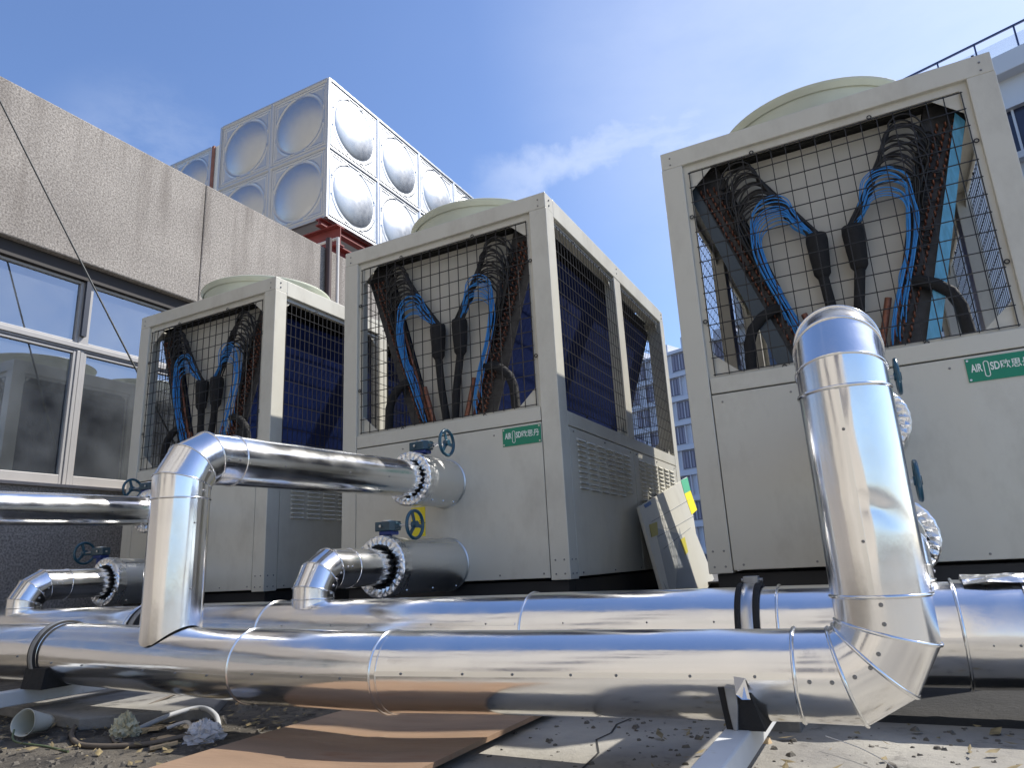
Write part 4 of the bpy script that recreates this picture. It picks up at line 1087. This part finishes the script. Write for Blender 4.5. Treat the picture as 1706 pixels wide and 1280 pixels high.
# plywood board
t = thing('plywood_board', 'warped brown plywood board with lit stripes lying under the front pipe', 'board', (-1.34,1.5,-ZO))
def ply(u, v, d):
    x = -1.68+.70*u + .012*v; y_ = 1.02+1.13*v; z = -ZO+.009 + .022*max(0,u-.45)/.55*(1-.4*v) + .004*math.sin(u*5+v*3)
    return (x, y_, z+d)
m = MB(); m.grid(lambda u,v: ply(u,v,.012), 20, 20); m.grid(lambda u,v: ply(v,u,0), 20, 20)
for (fa, fb) in ((lambda s_: ply(s_,0,0), lambda s_: ply(s_,0,.012)), (lambda s_: ply(1,s_,0), lambda s_: ply(1,s_,.012)), (lambda s_: ply(0,1-s_,0), lambda s_: ply(0,1-s_,.012)), (lambda s_: ply(1-s_,1,0), lambda s_: ply(1-s_,1,.012))):
    m.grid(lambda u,v: fa(u) if v < .5 else fb(u), 20, 1)
obj('board_face', m, M['plywood'], t)
# loose concrete slab at left
m = MB(); m.prism([(-3.35,1.63),(-2.42,1.50),(-2.10,1.76),(-2.42,2.12),(-3.35,2.10)], 'z', -ZO+.004, -ZO+.045)
o = obj('concrete_slab', m, M['slab'], loc=(-2.8,1.8,-ZO), bevel=.006); tag(o, 'flat grey concrete slab with a sunlit strip lying at the left edge', 'slab')
# rubble
m = MB(); rnd = random.Random(11)
def pebble(mb, x, y_, s):
    n = 6; zb = -ZO+.003; ring = []
    top_ = []
    for i in range(n):
        a = 2*PI*i/n+rnd.random(); 
        ring.append((x+s*math.cos(a)*rnd.uniform(.7,1.2), y_+s*math.sin(a)*rnd.uniform(.7,1.2), zb)); 
    for i in range(n):
        q = ring[i]; top_.append((x+(q[0]-x)*.6, y_+(q[1]-y_)*.6, zb+s*rnd.uniform(.4,.9)))
    mb.add(ring+top_, [(i,(i+1)%n,(i+1)%n+n,i+n) for i in range(n)]+[tuple(range(n,2*n))])
for k in range(1900):
    zone = rnd.random()
    if zone < .62: x, y_ = rnd.uniform(-3.0,-1.72), rnd.uniform(1.15,2.2)
    elif zone < .85: x, y_ = rnd.uniform(-.62,.35), rnd.uniform(1.3,2.2)
    else: x, y_ = rnd.uniform(-1.0,-.4), rnd.uniform(1.3,2.25)
    pebble(m, x, y_, abs(rnd.gauss(0,.0045))+.0015)
o = obj('rubble', m, M['stone']); tag(o, 'scattered grit and crumbs of stone on the ground', 'rubble', kind='stuff')
# a few bigger lumps
lumps = [(-2.02,1.72,.03,'dark lump of rubble beside the plastic bag'),(-.34,1.93,.020,'pale broken chip beside the white beam'),(-2.12,1.90,.034,'dark round lump under the front pipe')]
for x, y_, s, lb in lumps:
    m = MB(); pebble(m, x, y_, s); o = obj('stone_lump', m, M['stone'] if 'pale' not in lb else M['wood'], loc=(x,y_,-ZO), bevel=.003); tag(o, lb, 'stone')
# leaf litter and paper flakes
m = MB(); rnd = random.Random(21)
for k in range(420):
    x, y_ = (rnd.uniform(-3.0,-1.70), rnd.uniform(1.2,2.2)) if k < 330 else (rnd.uniform(-.6,.4), rnd.uniform(1.4,2.2))
    a = rnd.uniform(0,PI); l = rnd.uniform(.006,.022); w_ = l*rnd.uniform(.25,.6); z = -ZO+.006+rnd.uniform(0,.008)
    d = Vector((math.cos(a),math.sin(a),rnd.uniform(-.2,.3))); e_ = Vector((-math.sin(a),math.cos(a),rnd.uniform(-.3,.3))); c = Vector((x,y_,z+.004))
    m.add([c-d*l, c+e_*w_, c+d*l+Vector((0,0,.003)), c-e_*w_], [(0,1,2,3)])
o = obj('leaf_litter', m, mat('dry_leaves', (.20,.155,.075), .8, var=.6, vscale=40)); tag(o, 'dry leaf flakes strewn over the dirt and pavement', 'leaf litter', kind='stuff')
# wood scraps
for i, (x, y_, a, l, w_, lb) in enumerate(((-2.22,1.52,.5,.12,.035,'short pale wood splinter nearest the paper cup'),(-2.02,1.50,-.2,.10,.05,'flat yellowish wood chip in front of the plastic bag'),(-1.92,1.40,.9,.07,.02,'thin light wood sliver beside the plywood edge'),(-2.24,1.98,.25,.13,.02,'narrow wood strip behind the grey tube'))):
    m = MB(); d = Vector((math.cos(a),math.sin(a),0)); p = Vector((x,y_,-ZO+.010)); m.bar(p, p+d*l+Vector((0,0,.006)), w_, .007); o = obj('wood_scrap', m, M['wood'], loc=(x,y_,-ZO)); tag(o, lb, 'wood scrap')
# cup
t = thing('paper_cup', 'crumpled pale paper cup lying on its side at the bottom left corner', 'cup', (-2.50,1.39,-ZO))
c0 = Vector((-2.515,1.43,-ZO+.040)); ax = Vector((.35,-.85,.18)).normalized(); a1 = ax.orthogonal().normalized(); b1 = ax.cross(a1)
m = MB(); vs = []; n = 36; rr = [(0,.026),(.02,.027),(.05,.031),(.08,.035),(.10,.0375),(.103,.040)]
for h_, r in rr:
    for i in range(n):
        a = 2*PI*i/n; q = r*(1+.05*math.sin(a*3+h_*30)); vs.append(c0+ax*(h_-.03)+q*(math.cos(a)*a1+math.sin(a)*b1))
m.add(vs, [(j*n+i,j*n+(i+1)%n,(j+1)*n+(i+1)%n,(j+1)*n+i) for j in range(len(rr)-1) for i in range(n)], True)
m.add(vs[:n], [tuple(range(n))]); obj('cup_wall', m, M['paper'], t, solid=.0012)
m = MB(); m.add([c0+ax*(-.02)+.026*(math.cos(2*PI*i/n)*a1+math.sin(2*PI*i/n)*b1) for i in range(n)], [tuple(range(n))]); obj('cup_base', m, mat('cup_inside', (.45,.48,.25), .6), t)
# plastic bag
def crumple(name, lb, cat, x, y_, rx, ry, rz, mt, seed):
    rnd = random.Random(seed); m = MB(); n, k = 26, 12; vs = []
    for j in range(k+1):
        ph = PI/2*j/k
        for i in range(n):
            a = 2*PI*i/n; q = 1+rnd.uniform(-.28,.28)
            vs.append((x+rx*q*math.cos(a)*math.cos(ph), y_+ry*q*math.sin(a)*math.cos(ph), -ZO+.006+rz*math.sin(ph)*(1+rnd.uniform(-.25,.25))))
    m.add(vs, [(j*n+i,j*n+(i+1)%n,(j+1)*n+(i+1)%n,(j+1)*n+i) for j in range(k) for i in range(n)])
    o = obj(name, m, mt, loc=(x,y_,-ZO)); tag(o, lb, cat)
crumple('plastic_bag', 'crumpled clear plastic bag beside the plywood board', 'plastic bag', -1.86, 1.53, .055, .05, .05, clear_mat('clear_bag', (.8,.8,.82), .42), 3)
crumple('plastic_scrap', 'yellowish scrap of wrinkled plastic between the cup and the clear bag', 'plastic scrap', -2.18, 1.50, .045, .035, .06, clear_mat('yellow_bag', (.55,.52,.36), .7), 5)
# tubes and cables on the ground
def ground_line(name, lb, cat, pts, r, mt):
    P = [Vector(p) for p in pts]; out = []
    for i in range(len(P)-1):
        a = P[max(i-1,0)]; b_ = P[i]; c_ = P[i+1]; d_ = P[min(i+2,len(P)-1)]
        for s_ in range(8):
            u = s_/8; out.append(.5*((2*b_) + (c_-a)*u + (2*a-5*b_+4*c_-d_)*u*u + (3*b_-a-3*c_+d_)*u**3))
    out.append(P[-1]); m = MB(); m.tube([(v.x,v.y,v.z-ZO+.004+r) for v in out], r, 8)
    o = obj(name, m, mt, loc=(P[0].x,P[0].y,-ZO)); tag(o, lb, cat)
ground_line('plastic_tube', 'bent grey plastic tube on the rubble left of the plastic bag', 'tube', [(-2.20,1.56,.0),(-2.19,1.66,.02),(-2.14,1.74,.03),(-2.02,1.70,.02),(-1.93,1.64,.0)], .0085, M['plastic'])
ground_line('plastic_tube', 'short pale plastic tube lying just below the bent grey one', 'tube', [(-2.12,1.60,.0),(-2.08,1.64,.012),(-2.0,1.60,.0)], .006, M['whitepipe'])
ground_line('loose_cable', 'thin dark cable hanging from under the front pipe to the rubble', 'cable', [(-2.35,2.0,.10),(-2.42,1.86,.05),(-2.40,1.72,.03),(-2.35,1.62,.01),(-2.26,1.52,.0),(-2.10,1.42,.0),(-1.98,1.44,.0)], .005, M['cable'])
ground_line('loose_cable', 'brown cable curling from behind the paper cup along the bottom edge', 'cable', [(-2.52,1.56,.01),(-2.44,1.50,.005),(-2.32,1.42,.0),(-2.15,1.36,.0),(-1.98,1.42,.0),(-1.88,1.50,.015)], .0075, M['cable'])
ground_line('loose_cable', 'thin green wire in the mouth of the paper cup', 'cable', [(-2.47,1.33,.035),(-2.42,1.31,.01),(-2.30,1.33,.0),(-2.15,1.31,.0)], .003, mat('green_wire', (.08,.11,.05), .5))
ground_line('loose_wire', 'hair thin pale wire arching over the pavement right of the white beam', 'wire', [(-.20,1.9,.03),(-.12,1.82,.025),(-.06,1.72,.015),(-.05,1.62,.0)], .001, M['steel'])

# cable from the parapet down past the windows
CA, CB = Vector((XW+.03,2.30,4.13)), Vector((-5.30,3.62,1.55))
m = MB(); d = CB-CA; pts = [CA+d*(k/10*1.55) + Vector((0,0,-.03*math.sin(PI*k/10))) for k in range(11)]
m.tube(pts, .0075, 8); o = obj('guy_rope', m, M['rope'], loc=tuple(pts[-1])); tag(o, 'thin dark rope slanting down from the parapet across the windows', 'rope')

# ================================================================== WORLD, SUN, CAMERA
w = bpy.data.worlds.new('World'); sc.world = w; w.use_nodes = True; nt = w.node_tree; N = nt.nodes; L = nt.links
bg = N['Background']; sky = N.new('ShaderNodeTexSky'); sky.sky_type = 'NISHITA'; sky.sun_disc = False
el = math.asin(SUN.z); azs = math.atan2(SUN.x, SUN.y)
sky.sun_elevation = el; sky.sun_rotation = azs; sky.air_density = 1.0; sky.dust_density = .8; sky.ozone_density = 3.0; sky.altitude = 50
bg.inputs['Strength'].default_value = .132
tc = N.new('ShaderNodeTexCoord')
def wn(scale, st, rot, det=8, rough=.6, dist=0):
    mp = N.new('ShaderNodeMapping'); mp.inputs['Scale'].default_value = st; mp.inputs['Rotation'].default_value = rot
    L.new(tc.outputs['Generated'], mp.inputs[0]); n = N.new('ShaderNodeTexNoise'); n.inputs['Scale'].default_value = scale
    n.inputs['Detail'].default_value = det; n.inputs['Roughness'].default_value = rough; n.inputs['Distortion'].default_value = dist
    L.new(mp.outputs[0], n.inputs['Vector']); return n.outputs['Fac']
def mrange(src, a, b, c, d):
    m_ = N.new('ShaderNodeMapRange'); m_.interpolation_type = 'SMOOTHSTEP'
    for nm, v in (('From Min',a),('From Max',b),('To Min',c),('To Max',d)): m_.inputs[nm].default_value = v
    L.new(src, m_.inputs['Value']); return m_.outputs[0]
def mathn(op, a, b):
    m_ = N.new('ShaderNodeMath'); m_.operation = op
    for i, v in enumerate((a,b)):
        if isinstance(v, float): m_.inputs[i].default_value = v
        else: L.new(v, m_.inputs[i])
    return m_.outputs[0]
c1 = mrange(wn(1.6, (1,1,4.5), (.25,.35,.3), 9, .62, .6), .58, .88, 0, .4)
c2 = mrange(wn(.9, (1,1,1.6), (0,0,1.0), 5, .5), .45, .8, 0, .14)
# one long streak of high cloud and a pale veil towards the sun side
def vdot(v):
    m_ = N.new('ShaderNodeVectorMath'); m_.operation = 'DOT_PRODUCT'; m_.inputs[1].default_value = v
    L.new(tc.outputs['Generated'], m_.inputs[0]); return m_.outputs['Value']
d1 = Vector((-.368,.777,.511)).normalized(); d2 = Vector((-.075,.836,.552)).normalized(); nn_ = d1.cross(d2).normalized(); mid_ = (d1+d2).normalized()
wob = mrange(wn(4.5, (1,1,1), (0,0,0), 8, .6), .3, .7, -.05, .05)
dist_ = mathn('ABSOLUTE', mathn('ADD', vdot(tuple(nn_)), wob), 0.0)
band = mathn('MULTIPLY', mrange(dist_, .0, .062, 1, 0), mrange(vdot(tuple(mid_)), .968, .998, 0, .45))
band = mathn('MULTIPLY', band, mrange(wn(3.5, (1,1,4), (.2,.3,.2), 9, .65), .30, .62, .15, .95))
veil = mathn('MULTIPLY', mrange(vdot(tuple(Vector((.12,.78,.62)).normalized())), .86, 1.0, 0, .42), mrange(wn(2.2, (1,1,2.5), (.3,.2,.5), 7, .6), .25, .7, .45, 1.0))
puff = mathn('MULTIPLY', mrange(vdot(tuple(Vector((-.74,.47,.49)).normalized())), .99, 1.0, 0, .14), mrange(wn(6, (1,1,2), (0,.4,.5), 8, .65), .35, .65, 0, 1))
fac = mathn('MAXIMUM', mathn('MAXIMUM', c1, c2), mathn('MAXIMUM', mathn('MAXIMUM', band, veil), puff))
mx = N.new('ShaderNodeMixRGB'); L.new(fac, mx.inputs[0])
tint = N.new('ShaderNodeMixRGB'); tint.blend_type = 'MULTIPLY'; tint.inputs[0].default_value = 1; tint.inputs[2].default_value = (.97,1.02,1.17,1)
L.new(sky.outputs[0], tint.inputs[1]); L.new(tint.outputs[0], mx.inputs[1]); mx.inputs[2].default_value = (5.2,5.7,6.6,1)
L.new(mx.outputs[0], bg.inputs['Color'])

sd = bpy.data.lights.new('sun', 'SUN'); sd.energy = 4.9; sd.angle = math.radians(.5); sd.color = (1,.955,.88)
so = bpy.data.objects.new('sun', sd); COL.objects.link(so); so.rotation_euler = SUN.to_track_quat('Z', 'Y').to_euler(); so.location = (10,10,16)

cam = bpy.data.cameras.new('camera'); co = bpy.data.objects.new('camera', cam); COL.objects.link(co); sc.camera = co
cam.sensor_width = 36; cam.lens = 36*1150.55/1706; cam.clip_end = 2000; cam.clip_start = .02
yaw, pit, rol = .4750, .2579, -.0507
f = Vector((-math.sin(yaw)*math.cos(pit), math.cos(yaw)*math.cos(pit), math.sin(pit)))
r0 = Vector((math.cos(yaw), math.sin(yaw), 0)); u0 = r0.cross(f)
r_ = math.cos(rol)*r0 + math.sin(rol)*u0; u_ = -math.sin(rol)*r0 + math.cos(rol)*u0
mw = Matrix((( r_.x,u_.x,-f.x,0),( r_.y,u_.y,-f.y,0),( r_.z,u_.z,-f.z,ZO),(0,0,0,1))); co.matrix_world = mw
sc.render.engine = 'CYCLES'
sc.view_settings.view_transform = 'Standard'; sc.view_settings.look = 'None'; sc.view_settings.exposure = .49; sc.view_settings.gamma = 1
